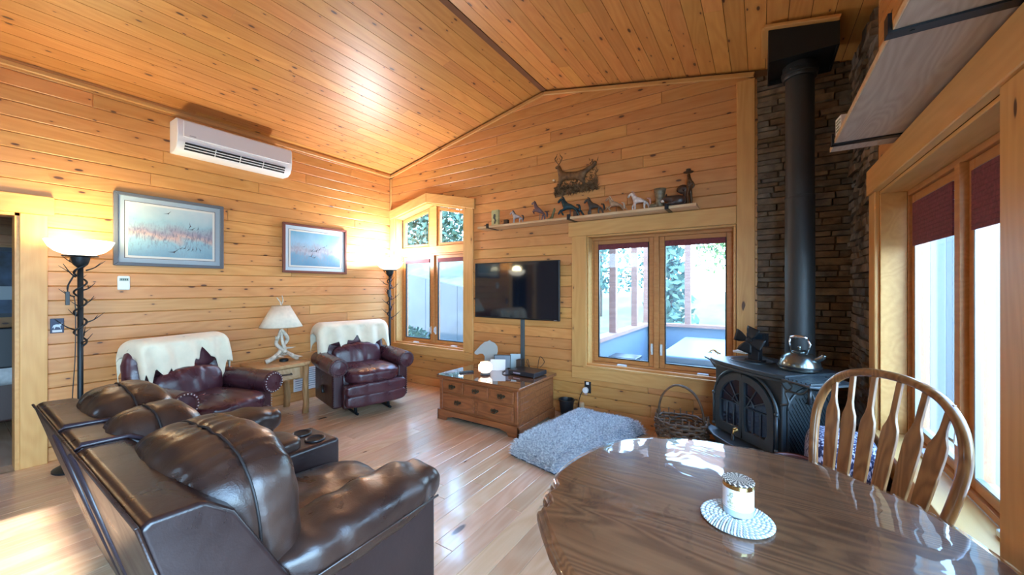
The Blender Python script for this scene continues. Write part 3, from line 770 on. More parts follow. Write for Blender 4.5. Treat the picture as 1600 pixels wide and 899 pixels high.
# ================================================================== recliners
def scroll(mb_body, mb_face, x, y, z, r, M): pass
def recliner(loc, rz, label, s=1.0, nail=True, wide=.0):
    t_ = empty('recliner', label, 'recliner', loc, rz, group=None)
    t_.scale = (s, s, s)
    hw = .24+wide        # half seat width; faces -Y locally
    # base shell
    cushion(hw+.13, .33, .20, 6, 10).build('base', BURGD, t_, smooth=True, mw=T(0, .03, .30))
    for sg in (-1, 1):
        ac = sg*(hw+.105)
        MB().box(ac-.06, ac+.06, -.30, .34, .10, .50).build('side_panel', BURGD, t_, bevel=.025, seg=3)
        arm = MB().tube([(ac+sg*.015, .36, .56), (ac+sg*.015, .2, .56), (ac+sg*.015, -.1, .555), (ac+sg*.015, -.36, .55)], [.085, .098, .10, .098], 22)
        ar = arm.build('arm', BURG, t_, smooth=True, angle=50)
        fc = MB().lathe([(.094, 0), (.090, .016), (.074, .018), (.068, .010), (.05, .012), (.001, .022)], 26, cap=False, M=T(ac+sg*.015, -.36, .55) @ RX(R(90)))
        fc.build('scroll_face', BURG, ar, smooth=True, angle=50)
        mb = MB()
        for k in range(22):
            q = 2*math.pi*k/22
            mb.ball((ac+sg*.015+.083*math.cos(q), -.378, .55+.083*math.sin(q)), .0062, 6, 4)
        for k in range(14): mb.ball((ac+sg*.052, -.302, .44-.024*k), .006, 6, 4)
        mb.build('nailheads', P('pewter_nailhead', (.55, .55, .58), .3, 1) if nail else P('dark_nailhead', (.10, .09, .09), .35, .8), ar, smooth=True)['kind'] = 'stuff'
    # seat, footrest, back
    cushion(hw+.04, .36, .095, 3.6, 22, wr=lambda d, q: .006*nz(q.x*7, q.y*7, 1+q.z*5)+.004*math.sin(q.x*60+4*nz(q.x*4, q.y*9))*max(0, -q.y*2)).build('seat_cushion', BURG, t_, smooth=True, mw=T(0, -.12, .43), sub=1)
    for k, (zz, yy) in enumerate(((.30, -.42), (.185, -.415))):
        cushion(hw+.075, .055, .075, 4, 18, wr=lambda d, q: .004*nz(q.x*9, q.z*9)-.006*sum(math.exp(-((q.x-o)/.008)**2) for o in (-.11, .11))).build('footrest_pad', BURG, t_, smooth=True, mw=T(0, yy, zz), sub=1)
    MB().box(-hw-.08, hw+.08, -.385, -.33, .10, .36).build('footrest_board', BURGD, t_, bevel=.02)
    bk = cushion(hw+.115, .105, .33, 3.2, 18, wr=wrinkle(.008, 30, 9, seam=False)).build('back_shell', BURG, t_, smooth=True, mw=T(0, .33, .66) @ RX(R(-14)))
    def tuft(d, q): return .008*nz(q.x*8, q.z*8)+.006*math.sin(q.x*40+2*nz(q.x*5, q.z*5))*(.5+.5*math.cos(q.z*18))-.010*sum(math.exp(-((q.x-o)/.010)**2) for o in (-.085, .085))
    cushion(hw+.02, .085, .155, 3.2, 20, wr=tuft).build('lumbar_pillow', BURG, t_, smooth=True, mw=T(0, .16, .58) @ RX(R(-12)), sub=1)
    cushion(hw+.05, .085, .15, 3.2, 20, wr=tuft).build('head_pillow', BURG, t_, smooth=True, mw=T(0, .285, .83) @ RX(R(-14)), sub=1)
    # lever, rocker feet
    MB().tube([(-hw-.17, .05, .30), (-hw-.185, .0, .30), (-hw-.185, -.05, .24)], .016, 8, flat=.5).build('lever', BLACKP, t_, smooth=True)
    for sg in (-1, 1): MB().tube([(sg*.19, -.36, .017), (sg*.19, -.30, .014), (sg*.19, 0, .014), (sg*.19, .30, .025)], .014, 8).tube([(sg*.19, -.30, .02), (sg*.19, -.27, .13)], .018, 8).build('rocker_foot', BLACK, t_, smooth=True)
    return t_
rec1 = recliner((-3.98, 1.25, 0), R(106), 'burgundy leather recliner by the floor lamp with wide cream hide throw', 1.0, True)
rec2 = recliner((-4.02, 2.83, 0), R(90-14), 'burgundy leather rocker recliner in the corner beside the peaked window', 1.0, False, wide=.03)
def throw(rec, label, seed, hw, front, back, rag, shift=0):
    """hide draped over a recliner back: u across, v from the front hem over the top to the rear hem"""
    rnd = random.Random(seed)
    hx = [rnd.uniform(-1, 1) for _ in range(30)]
    def hem(u):
        k = u*9; i = int(k); f = k-i
        saw = abs((f*2) % 2-1)
        return front+rag*(hx[i]*.8*(1-f)+hx[i+1]*.8*f)+rag*.55*(saw-.5)
    top = .985
    def fn(u, v):
        x = (u-.5)*2*hw+shift
        edge = max(0, abs(u-.5)*2-.74)/.26
        lf = hem(u); lb = back
        s = -lf+(lf+lb)*v                     # arc length from the ridge
        fold = .018*math.sin(u*30+2*nz(u*3, seed))*min(1, abs(s)*5)+.012*nz(u*9, s*5, seed)
        tp = top-.10*edge**2
        if abs(s) < .11:
            a = s/.11*math.pi/2
            y, z = .355+.155*math.sin(a), tp-.05+.055*math.cos(a)
        else:
            d = abs(s)-.11
            if s < 0: y, z = .20-fold-d*.22, tp-.05-d*.95
            else: y, z = .51+abs(fold)*.6-d*.12, tp-.05-d
        if edge > 0 and s < 0: y += .05*edge; 
        if edge > 0: x -= math.copysign(.06*edge*edge, u-.5); z -= .03*edge
        return (x, y, z)
    mb = MB().grid(70, 40, fn)
    o = mb.build('hide_throw', HIDE, None, smooth=True, solid=.006)
    tag(o, label, 'throw')
    o.matrix_world = T(*rec.location) @ RZ(rec.rotation_euler.z)
    return o
throw(rec1, 'wide cream hide draped over the recliner near the floor lamp, spotted', 3, .41, .36, .30, .20, .04)
throw(rec2, 'cream hide with jagged hem draped over the corner recliner', 8, .50, .36, .30, .18)
# ================================================================== log end table and antler lamp
et = empty('log_end_table', 'peeled log end table with one small drawer between the recliners', 'table', (-4.5, 2.08, 0))
top = MB(); rr = random.Random(4); pts = []
for k in range(40):
    a = 2*math.pi*k/40; c_, s_ = math.cos(a), math.sin(a); d = (abs(c_)**8+abs(s_)**8)**(1/8)
    pts.append((c_/d*.265+rr.uniform(-.006, .006), s_/d*.275+rr.uniform(-.006, .006)))
top.prism(pts, .545, .585); top.build('table_top', LOGT, et, bevel=.012, seg=2)
MB().box(-.2, .2, -.21, .21, .40, .545).build('apron', LOGM, et)
d_ = MB().box(.2, .215, -.15, .15, .415, .53).build('drawer', SHELFM, et, bevel=.004)
MB().tube([(.215, -.05, .475), (.245, -.045, .478), (.247, .045, .472), (.215, .05, .475)], .009, 8).build('twig_handle', BARK, d_, smooth=True)
for a in (-.205, .205):
    for b in (-.215, .215):
        pts = [(a+.008*rr.uniform(-1, 1), b+.008*rr.uniform(-1, 1), z) for z in (0, .12, .25, .4, .545)]
        MB().tube(pts, [.034, .031, .033, .030, .032], 12).build('leg', LOGM, et, smooth=True)
al = empty('antler_lamp', 'antler table lamp with cream cone shade on log end table', 'table lamp', (-4.50, 2.13, .588))
def antler(mb, pts, r0, r1, tines=()):
    P_ = spline(pts, 6); n = len(P_)
    mb.tube(P_, [r0+(r1-r0)*(i/(n-1)) for i in range(n)], 9)
    for f, d, L in tines:
        p = P_[int(f*(n-1))]; d = Vector(d).normalized()
        mb.tube(spline([p, p+d*L*.5+Vector((0, 0, .012)), p+d*L+Vector((0, 0, .05*L/.1*.5))], 5), [r0*.62, r0*.58, r0*.54, r0*.5, r0*.45, r0*.4, r0*.33, r0*.26, r0*.18, r0*.1, .0015], 7)
mb = MB()
antler(mb, [(.02, -.17, .018), (.03, -.10, .05), (.0, -.02, .10), (-.02, .03, .17), (.0, .07, .24), (.02, .03, .31), (0, 0, .36)], .027, .016, [(.25, (.8, .3, -.3), .12), (.45, (.5, .9, -.25), .14), (.6, (-.8, .4, .3), .10)])
antler(mb, [(.03, .16, .016), (.06, .09, .06), (.02, .02, .12), (.0, -.05, .20), (-.01, -.02, .28), (0, 0, .36)], .026, .015, [(.2, (.6, .6, -.35), .12), (.35, (.9, -.2, -.35), .13), (.7, (.7, -.5, .35), .09)])
antler(mb, [(-.12, -.02, .016), (-.05, .01, .06), (.02, .03, .13), (.03, .0, .22), (0, 0, .34)], .024, .014, [(.3, (.3, .9, -.3), .12)])
mb.build('antler_base', ANTLER, al, smooth=True)
MB().lathe([(.045, 0), (.045, .022), (.03, .03)], 20, (.02, .02, 0)).build('foot_disc', BLACK, al, smooth=True, angle=40)
MB().tube([(0, 0, .34), (0, 0, .66)], .006, 8).lathe([(.016, .36), (.02, .40), (.014, .44)], 12).build('socket', BRASS, al, smooth=True)
SHADE = P('cream_parchment_shade', (.74, .64, .50), .7, noise=.06, nscale=30)
sh = MB().lathe([(.212, .385), (.085, .625)], 40, cap=False).build('lamp_shade', SHADE, al, smooth=True, solid=.003)
LACE = P('leather_lacing', (.38, .25, .13), .7)
for r_, z_ in ((.2125, .386), (.0855, .624)): MB().tube([(r_*math.cos(a*.157), r_*math.sin(a*.157), z_) for a in range(40)], .004, 6, closed=True).build('shade_trim', LACE, sh, smooth=True)
mb = MB(); antler(mb, [(0, 0, .63), (.0, -.012, .67), (.0, -.045, .715)], .008, .004); antler(mb, [(0, 0, .63), (.0, .02, .68), (.0, .01, .74)], .008, .004)
mb.build('finial', ANTLER, al, smooth=True)
# ================================================================== torchiere floor lamps
def torchiere(loc, rz, label, power, col, tilt=0, cordx=0):
    t_ = empty('floor_lamp', label, 'floor lamp', loc, rz)
    MB().lathe([(.15, 0), (.15, .012), (.12, .028), (.04, .045), (.022, .07)], 28).build('base', DARKIRON, t_, smooth=True, angle=40)
    MB().tube([(0, 0, .05), (.0, 0, .6), (0, 0, 1.60)], .017, 12).build('pole', DARKIRON, t_, smooth=True)
    rnd = random.Random(int(abs(loc[1])*100))
    mb = MB(); n = 120
    mb.tube([(.034*math.cos(k*.22), .034*math.sin(k*.22), .95+.66*k/n) for k in range(n)], [.007]*n, 6)
    for k in range(13):
        a = k*2.4; z = .98+k*.052; p = Vector((.03*math.cos(a), .03*math.sin(a), z)); d = Vector((math.cos(a+.5), math.sin(a+.5), .75))
        L = rnd.uniform(.07, .14)
        q = spline([p, p+d*L*.45+Vector((0, 0, -.012)), p+d*L], 4)
        mb.tube(q, [.0065-.005*i/(len(q)-1) for i in range(len(q))], 5)
        e = q[len(q)//2]; mb.tube([e, e+Vector((math.cos(a-.6), math.sin(a-.6), .9))*L*.45], [.004, .001], 5)
    mb.build('twig_branches', DARKIRON, t_, smooth=True)
    MB().lathe([(.02, 1.575), (.042, 1.60), (.05, 1.63), (.055, 1.655), (.10, 1.662), (.10, 1.668), (.03, 1.67)], 28).build('bowl_holder', DARKIRON, t_, smooth=True, angle=50)
    em = P('alabaster_glass', (.9, .88, .82), .3, emit=(1, .90, .70), es=power[1])
    prof_ = [(.035, 1.668), (.09, 1.678), (.135, 1.70), (.168, 1.735), (.190, 1.785), (.187, 1.787), (.164, 1.74), (.13, 1.707), (.088, 1.686), (.03, 1.677)]
    MB().lathe(prof_, 40, cap=False).build('glass_bowl', em, t_, smooth=True)
    bulb = MB().ball((0, 0, 1.73), (.028, .028, .034), 14, 10).build('bulb', P('lit_bulb', (1, .9, .7), .4, emit=(1, .82, .5), es=power[1]*4), t_, smooth=True)
    l = bpy.data.lights.new('bulb_light', 'POINT'); l.energy = power[0]; l.color = col; l.shadow_soft_size = .09
    lo = bpy.data.objects.new('bulb_light', l); COL.objects.link(lo); lo.parent = t_; lo.location = (0, 0, 1.79)
    # cord with inline switch
    cz = [(.02, -.02, 1.56), (.03, -.045, 1.50), (.01, -.07, 1.42), (.0, -.055, 1.36), (.012, -.03, 1.30), (.02, -.03, .9), (.02, -.045, .5), (.02, -.03, .1), (.03, -.09, .012)]
    MB().tube(spline(cz, 6), .0032, 5).build('cord', BLACKP, t_, smooth=True)
    MB().box(-.012, .012, -.078, -.056, 1.28, 1.385).tube([(0, -.067, 1.385), (.0, -.06, 1.44), (.01, -.03, 1.52)], .004, 5).build('switch', BLACKP, t_, bevel=.004)
    return t_
torchiere((-4.50, .63, 0), R(0), 'black twig floor lamp with glowing bowl beside the doorway', (16, 2.2), (1, .86, .50))
torchiere((-4.50, 3.62, 0), R(40), 'black twig floor lamp with glass bowl in the corner by the window', (80, 1.8), (.90, .95, 1))
# ================================================================== things on the left wall
def rectframe(mb, w_, h_, b, t_, M):
    for q in (((-w_, -h_), (w_, -h_), (w_-b, -h_+b), (-w_+b, -h_+b)), ((w_, -h_), (w_, h_), (w_-b, h_-b), (w_-b, -h_+b)), ((w_, h_), (-w_, h_), (-w_+b, h_-b), (w_-b, h_-b)), ((-w_, h_), (-w_, -h_), (-w_+b, -h_+b), (-w_+b, h_-b))):
        mb.prism(q, 0, t_, M)
    return mb
FR = Matrix(((0, 0, 1, 0), (1, 0, 0, 0), (0, 1, 0, 0), (0, 0, 0, 1)))     # (x,y,z) -> wall: x along +Y, y up, z into the room
def printmat(name, sky, reed, water, band):
    m, t, b = newmat(name); c = N(t, 'TexCoord'); sp = N(t, 'SeparateXYZ'); t.links.new(c.outputs['Object'], sp.inputs[0])
    ny = N(t, 'TexNoise', i_Scale=6.0, i_Detail=6.0); t.links.new(c.outputs['Object'], ny.inputs['Vector'])
    mp = N(t, 'Mapping'); mp.inputs['Scale'].default_value = (40, 34, 9); t.links.new(c.outputs['Object'], mp.inputs[0])
    nr_ = N(t, 'TexNoise', i_Scale=1.6, i_Detail=8.0, i_Distortion=1.5); t.links.new(mp.outputs[0], nr_.inputs['Vector'])
    v = mth(t, 'ADD', sp.outputs['Z'], mth(t, 'MULTIPLY', mth(t, 'SUBTRACT', ny.outputs['Fac'], .5), .22))
    base = ramp(t, mth(t, 'MULTIPLY_ADD', v, 2.0, .5), [(0, water[0]), (.3, water[1]), (.42, band), (.5, reed[0]), (.68, sky[0]), (1, sky[1])])
    f = mth(t, 'MULTIPLY', ramp(t, nr_.outputs['Fac'], [(.48, (0, 0, 0)), (.60, (1, 1, 1))]), ramp(t, mth(t, 'MULTIPLY_ADD', v, 2.0, .5), [(.12, (.1,)*3), (.38, (.8,)*3), (.55, (.7,)*3), (.72, (0,)*3)]))
    t.links.new(mix(t, f, base, reed[1]), b.inputs['Base Color']); b.inputs['Roughness'].default_value = .5
    return m
def picture(y0, y1, z0, z1, fm, mats, label, mw, birds, fw_=.03):
    yc, zc_ = (y0+y1)/2, (z0+z1)/2; w_, h_ = (y1-y0)/2, (z1-z0)/2
    o = empty('framed_picture', label, 'picture', (XL+.002, yc, zc_))
    rectframe(MB(), w_, h_, fw_, .03, FR).build('frame', fm, o, bevel=.004, seg=1)
    MB().box(0, .010, -w_+.01, w_-.01, -h_+.01, h_-.01).build('mat_board', mw, o)
    pw, ph = w_-fw_-.065, h_-fw_-.065
    MB().box(.010, .0115, -pw-.02, pw+.02, -ph-.02, ph+.02).build('inner_mat', P('inner_mat_white', (.72, .70, .64), .7), o)
    rectframe(MB(), pw+.024, ph+.024, .004, .0125, FR).build('fillet', P('dark_fillet', (.06, .05, .06), .5), o)
    pt = MB().box(.0115, .0128, -pw, pw, -ph, ph).build('print', mats, o)
    mb = MB()
    for (bx, bz, s, a) in birds:
        s *= 1.35
        M = T(.0136, bx*pw, bz*ph) @ RX(R(a))
        mb.add([(0, -s, .15*s), (0, -.1*s, -.05*s), (0, 0, -.22*s), (0, .15*s, 0), (0, s*.9, .55*s), (0, .1*s, .14*s), (0, -.2*s, .1*s)], [(0, 1, 6), (1, 2, 3, 5, 6), (3, 4, 5)], M)
    mb.build('bird_silhouettes', P('bird_ink', (.03, .035, .05), .6), pt)
    MB().add([(.019, -w_+fw_, -h_+fw_), (.019, w_-fw_, -h_+fw_), (.019, w_-fw_, h_-fw_), (.019, -w_+fw_, h_-fw_)], [(0, 1, 2, 3)]).build('glass', GLASS, o)
    return o
b1 = [(-.12, .78, .028, 20), (.42, .35, .03, 70), (.46, .22, .03, 10), (.62, .28, .02, 60), (.02, -.78, .04, 10)]+[(.18+.1*k, -.62+.03*math.sin(k*2), .022, 20+15*k) for k in range(6)]
picture(.866, 1.69, 1.615, 2.279, P('slate_frame', (.10, .11, .13), .45), printmat('marsh_print', ((.30, .48, .55), (.55, .62, .62)), ((.34, .30, .36), (.16, .17, .24)), ((.20, .36, .46), (.30, .50, .58)), (.62, .42, .36)), 'larger framed waterfowl print in slate frame, nearer the floor lamp', P('blue_grey_mat', (.36, .44, .50), .7), b1)
b2 = [(-.5, .12, .02, 10), (-.2, -.1, .035, 15), (-.02, -.08, .04, 20), (.12, .02, .03, 30), (.3, .18, .025, 20), (.42, .3, .02, 40), (-.22, -.42, .035, 25), (-.1, -.5, .03, 5)]
picture(2.29, 3.13, 1.596, 2.207, P('mahogany_frame', (.16, .05, .035), .35), printmat('lake_print', ((.28, .50, .66), (.12, .34, .50)), ((.35, .40, .48), (.30, .27, .32)), ((.08, .26, .42), (.16, .36, .52)), (.42, .46, .54)), 'smaller framed waterfowl print in reddish frame, above the antler lamp', P('pale_blue_mat', (.55, .66, .72), .7), b2)
ac = empty('mini_split_air_conditioner', 'white wall-mounted mini-split air conditioner high on left wall', 'air conditioner', (XL, 1.78, 2.88))
# body profile in (x out of wall, z)
pf = [(0, -.155), (.12, -.155), (.175, -.125), (.205, -.07), (.215, .0), (.212, .12), (.195, .15), (.17, .157), (0, .157)]
mb = MB(); n = len(pf); L_ = .525
mb.add([(x, -L_, z) for x, z in pf]+[(x, L_, z) for x, z in pf], [tuple(range(n)), tuple(range(n, 2*n))[::-1]]+[(n+i, n+(i+1) % n, (i+1) % n, i) for i in range(n)])
mb.build('housing', WHITE, ac, bevel=.008, seg=2)
MB().box(.206, .222, -L_+.045, L_-.012, -.02, .135).build('front_panel', P('panel_white', (.72, .74, .75), .3), ac, bevel=.006)
M = T(.186, 0, -.098) @ RY(R(28))
og = MB().box(.006, .010, -L_+.06, L_-.075, -.036, .036, M).build('air_outlet', DARK, ac)
for zz in (-.012, .014): MB().box(.010, .016, -L_+.06, L_-.075, zz-.004, zz+.004, M).build('louvre', WHITE, og)
for yy in (-.22, .0, .22): MB().box(.010, .017, yy-.003, yy+.003, -.036, .036, M).build('vane', WHITE, og)
MB().box(.222, .2226, -L_+.09, -L_+.14, -.005, .003).build('logo', P('logo_grey', (.35, .36, .38), .4), ac)
MB().box(.222, .2226, L_-.06, L_-.04, -.005, .0).build('indicator', P('logo_grey2', (.35, .36, .38), .4), ac)
th = empty('thermostat', 'white thermostat with small display under the larger picture', 'thermostat', (XL, .933, 1.457))
MB().box(0, .025, -.041, .041, -.064, .064).build('case', P('thermostat_white', (.76, .80, .74), .4), th, bevel=.012, seg=3)
MB().box(.0248, .0258, -.03, .03, .018, .045).build('display', P('lcd_grey_green', (.32, .40, .34), .3), th)
mb = MB()
for k in range(4): mb.box(.0258, .0262, -.022+.013*k, -.014+.013*k, .024, .039)
mb.build('digits', P('lcd_digits', (.04, .06, .05), .5), th)
sw = empty('switch_plate', 'dark wall plate with running horse beside the door casing', 'wall plate', (XL, .547, 1.103))
MB().box(0, .008, -.037, .037, -.06, .06).build('plate', P('dark_blue_bronze', (.03, .035, .06), .4, .5), sw, bevel=.003)
MB().prism([(-.028, -.02), (-.02, .005), (-.005, .012), (.012, .01), (.016, .024), (.027, .02), (.024, .006), (.016, -.004), (.02, -.03), (.012, -.012), (-.008, -.008), (-.016, -.03), (-.018, -.008)], .008, .011, FR).build('horse_relief', P('pewter_relief', (.36, .38, .42), .4, .6), sw)
MB().box(.008, .011, -.026, .026, -.052, -.034).build('rocker_switch', P('pale_switch', (.5, .52, .54), .4), sw)
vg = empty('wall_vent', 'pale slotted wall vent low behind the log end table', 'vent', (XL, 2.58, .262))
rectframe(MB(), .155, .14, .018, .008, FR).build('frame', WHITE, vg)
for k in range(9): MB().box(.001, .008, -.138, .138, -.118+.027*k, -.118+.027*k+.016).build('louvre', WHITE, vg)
MB().box(0, .001, -.15, .15, -.135, .135).build('shade_backing', P('vent_slot_shade', (.3, .36, .42), .7), vg)  # flat sheet behind the louvres, coloured as the shade in the slots
# next room: framed picture, low bed
bp = empty('bedroom_picture', 'dark blue framed picture on bedroom wall seen through doorway', 'picture', (-7.975, .36, 1.48))
rectframe(MB(), .42, .44, .05, .03, FR).build('frame', P('navy_frame', (.015, .025, .05), .4), bp)
MB().box(0, .01, -.4, .4, -.42, .42).build('print', P('night_print', (.03, .06, .12), .5, noise=.7, nscale=6), bp)
MB().box(.010, .012, -.3, .2, -.22, -.05).build('white_patch', P('print_white', (.5, .55, .6), .6), bp)
bd = empty('bed', 'bed with pale patterned spread in next room behind doorway', 'bed', (-7.0, .7, 0))
MB().box(-.75, .75, -1.0, 1.0, .08, .55).build('frame', P('dark_bed_base', (.05, .022, .018), .5), bd, bevel=.03)
cushion(.78, 1.02, .16, 5, 12).build('spread', P('patterned_spread', (.42, .44, .46), .8, noise=.5, nscale=7), bd, smooth=True, mw=T(0, 0, .56))
for a in (-.7, .7):
    for b_ in (-.95, .95): MB().box(a-.04, a+.04, b_-.04, b_+.04, 0, .1).build('leg', BLACKP, bd)
MB().box(.74, .80, -1.0, 1.0, .62, 1.02).build('headboard', P('dark_headboard', (.012, .014, .02), .5), bd, bevel=.02)
# ================================================================== chest used as coffee table
ct = empty('coffee_table_chest', 'cherry stained chest style coffee table with five brass-pulled drawer fronts', 'chest', (-2.40, 3.36, 0))
hw, hd = .50, .36
MB().box(-hw, hw, -hd, hd, .10, .445).build('carcass', MAPLE, ct, bevel=.004)
MB().box(-hw-.03, hw+.03, -hd-.03, hd+.02, .445, .475).build('top', MAPLE, ct, bevel=.010, seg=3)
MB().box(-hw-.028, hw+.028, -hd-.028, hd+.018, .4755, .4795).build('glass_top', P('plate_glass_top', (.16, .065, .03), .04, coat=1, coatr=.02), ct)
# bracket base with shaped apron
bp_ = [(-hw-.022, 0), (-hw+.10, 0), (-hw+.12, .035), (-hw+.17, .045), (-hw+.20, .055), (hw-.20, .055), (hw-.17, .045), (hw-.12, .035), (hw-.10, 0), (hw+.022, 0), (hw+.022, .09), (hw+.012, .11), (-hw-.012, .11), (-hw-.022, .09)]
MB().prism(bp_, hd, hd+.022, Matrix(((1, 0, 0, 0), (0, 0, -1, 0), (0, 1, 0, 0), (0, 0, 0, 1)))).build('base_front', MAPLE, ct, bevel=.004, seg=1)
bs = [(-hd-.022, 0), (-hd+.10, 0), (-hd+.13, .04), (hd-.13, .04), (hd-.10, 0), (hd, 0), (hd, .11), (-hd-.022, .11)]
for sg in (-1, 1): MB().prism(bs, min(sg*hw, sg*(hw+.022)), max(sg*hw, sg*(hw+.022)), Matrix(((0, 0, 1, 0), (1, 0, 0, 0), (0, 1, 0, 0), (0, 0, 0, 1)))).build('base_side', MAPLE, ct, bevel=.004, seg=1)
MB().box(-hw+.02, hw-.02, -hd+.02, hd, .03, .1).build('plinth', DARK, ct)
PULL = P('antique_brass_pull', (.10, .085, .06), .35, .9)
for (a, b, c, d) in ((-.455, -.175, .305, .425), (-.150, .150, .305, .425), (.175, .455, .305, .425), (-.455, -.018, .135, .285), (.018, .455, .135, .285)):
    dr_ = MB().box(a, b, -hd-.012, -hd, c, d).build('drawer_front', MAPLE, ct, bevel=.005, seg=2)
    MB().box(a+.016, b-.016, -hd-.017, -hd-.012, c+.016, d-.016).build('raised_panel', MAPLE, dr_, bevel=.004, seg=1)
    cx, cz = (a+b)/2, (c+d)/2+.004
    MB().prism([(cx+x_, cz+z_) for x_, z_ in ((-.05, .004), (-.036, .02), (-.016, .014), (0, .026), (.016, .014), (.036, .02), (.05, .004), (.034, -.012), (.014, -.01), (0, -.02), (-.014, -.01), (-.034, -.012))], hd+.017, hd+.020, Matrix(((1, 0, 0, 0), (0, 0, -1, 0), (0, 1, 0, 0), (0, 0, 0, 1)))).build('escutcheon', PULL, dr_)
    MB().tube(spline([(cx-.03, -hd-.02, cz+.004), (cx-.028, -hd-.034, cz-.004), (cx-.018, -hd-.038, cz-.016), (cx+.018, -hd-.038, cz-.016), (cx+.028, -hd-.034, cz-.004), (cx+.03, -hd-.02, cz+.004)], 4), .0042, 6).build('bail_pull', PULL, dr_, smooth=True)
for sg in (-1, 1): MB().box(sg*(hw-.021)-.019, sg*(hw-.021)+.019, -hd-.010, -hd, .115, .44).build('pilaster', MAPLE, ct, bevel=.006)
for k in range(5):
    MB().box(hw, hw+.004, -hd+.03, hd-.03, .118+.063*k, .118+.063*k+.060).build('side_board', MAPLE, ct, bevel=.0015, seg=1)
ZT = .4798
# on the chest
hs = empty('horse_head_cutout', 'flat grey horse head silhouette board standing on chest back corner', 'cutout', (-2.72, 3.60, ZT))
hp = [(-.035, 0), (.09, 0), (.10, .06), (.115, .12), (.13, .18), (.125, .235), (.095, .275), (.05, .295), (.03, .312), (.012, .298), (-.03, .288), (-.08, .245), (-.125, .195), (-.15, .168), (-.145, .145), (-.115, .135), (-.085, .15), (-.05, .148), (-.028, .118), (-.030, .06)]
M = RZ(R(32)) @ Matrix(((1, 0, 0, 0), (0, 0, -1, 0), (0, 1, 0, 0), (0, 0, 0, 1)))
MB().prism(hp, -.008, .008, M).build('board', P('grey_board', (.34, .33, .31), .7), hs, bevel=.002, seg=1)
MB().box(-.08, .10, -.03, .03, 0, .012, RZ(R(32))).build('foot', P('clear_acrylic', (.5, .55, .58), .1), hs)
def card(x, y, w_, h_, rz, label, m, lean=12, frame=None):
    o = empty('photo_card', label, 'card', (x, y, ZT), R(rz))
    M = RX(R(-lean))
    MB().box(-w_/2, w_/2, -.002, .002, .001, h_, M).build('sheet', m, o)
    if frame:
        MB().box(-w_/2-.008, -w_/2, -.006, .006, 0, h_+.008, M).build('frame_side', frame, o); MB().box(w_/2, w_/2+.008, -.006, .006, 0, h_+.008, M).build('frame_side', frame, o); MB().box(-w_/2-.008, w_/2+.008, -.006, .006, h_, h_+.008, M).build('frame_top', frame, o)
    MB().box(-.02, .02, 0, .06, 0, .003).build('prop', m, o)
    return o
card(-2.47, 3.47, .17, .125, 30, 'white card standing behind the glowing glass jar', P('white_card', (.72, .72, .74), .6))
card(-2.50, 3.60, .18, .145, 28, 'dark edged photo frame standing beside the horse cutout', P('photo_dark', (.16, .18, .22), .4), 10, BLACKP)
card(-2.375, 3.68, .12, .165, 24, 'pale blue card peeking out behind the white card', P('pale_blue_card', (.40, .50, .54), .6))
jl = empty('glass_jar_light', 'round glowing glass jar on dark base on chest', 'lamp', (-2.47, 3.24, ZT))
MB().lathe([(.048, 0), (.055, .01), (.05, .022), (.045, .026)], 24).build('base', P('dark_slate_base', (.05, .055, .06), .4), jl, smooth=True, angle=40)
MB().lathe([(.045, .026), (.068, .05), (.076, .078), (.070, .108), (.052, .126), (.054, .134), (.050, .134), (.048, .126), (.064, .106), (.07, .078), (.062, .052), (.03, .030)], 28, cap=False).build('jar', P('frosted_jar', (.9, .78, .66), .3, emit=(1, .72, .5), es=1.6), jl, smooth=True)
rnd = random.Random(3); mb = MB()
for k in range(36):
    a = rnd.uniform(0, 6.28); z = rnd.uniform(.04, .11); mb.ball((.077*math.cos(a)*(1-abs(z-.078)*3), .077*math.sin(a)*(1-abs(z-.078)*3), z), .007, 6, 4)
o = mb.build('pebble_relief', P('salt_pebbles', (.8, .6, .5), .5, emit=(1, .5, .3), es=.5), jl); o['kind'] = 'stuff'
rm = empty('remote_control', 'black remote control lying on the chest near the jar light', 'remote', (-2.70, 3.20, ZT), R(-40))
MB().box(-.022, .022, -.08, .08, 0, .018).build('body', BLACKP, rm, bevel=.006)
for j in range(5): MB().box(-.012, .012, -.06+.024*j, -.048+.024*j, .018, .020).build('button', P('grey_button', (.16, .17, .18), .5), rm)
cb_ = empty('cable_box', 'low black cable box on the chest in front of the cable cover', 'cable box', (-2.10, 3.50, ZT), R(-4))
MB().box(-.17, .17, -.12, .12, .006, .052).build('case', P('cable_box_black', (.016, .018, .024), .3), cb_, bevel=.006)
MB().box(-.10, -.01, -.1215, -.12, .022, .034).build('display', P('cable_display', (.35, .30, .38), .2), cb_)
for a in (-.14, .14):
    for b in (-.09, .09): MB().cyl((a, b, 0), .012, .008, 10).build('foot', BLACKP, cb_)
sb = empty('small_speaker', 'small upright black speaker on the chest beside cable cover', 'speaker', (-2.27, 3.63, ZT))
MB().box(-.034, .034, -.04, .04, 0, .125).build('cabinet', BLACKP, sb, bevel=.006); MB().box(-.036, -.034, -.02, .02, .03, .09).build('badge', WHITE, sb)
tag(MB().tube(spline([(-2.40, 3.52, ZT+.006), (-2.36, 3.40, ZT+.006), (-2.27, 3.34, ZT+.006), (-2.24, 3.45, ZT+.006), (-2.33, 3.58, ZT+.006), (-2.45, 3.64, ZT+.006), (-2.42, 3.72, ZT+.006)], 8), .005, 6).build('loose_cord', BLACKP, None, smooth=True), 'looped black cord lying on the chest beside cable box', 'cord')
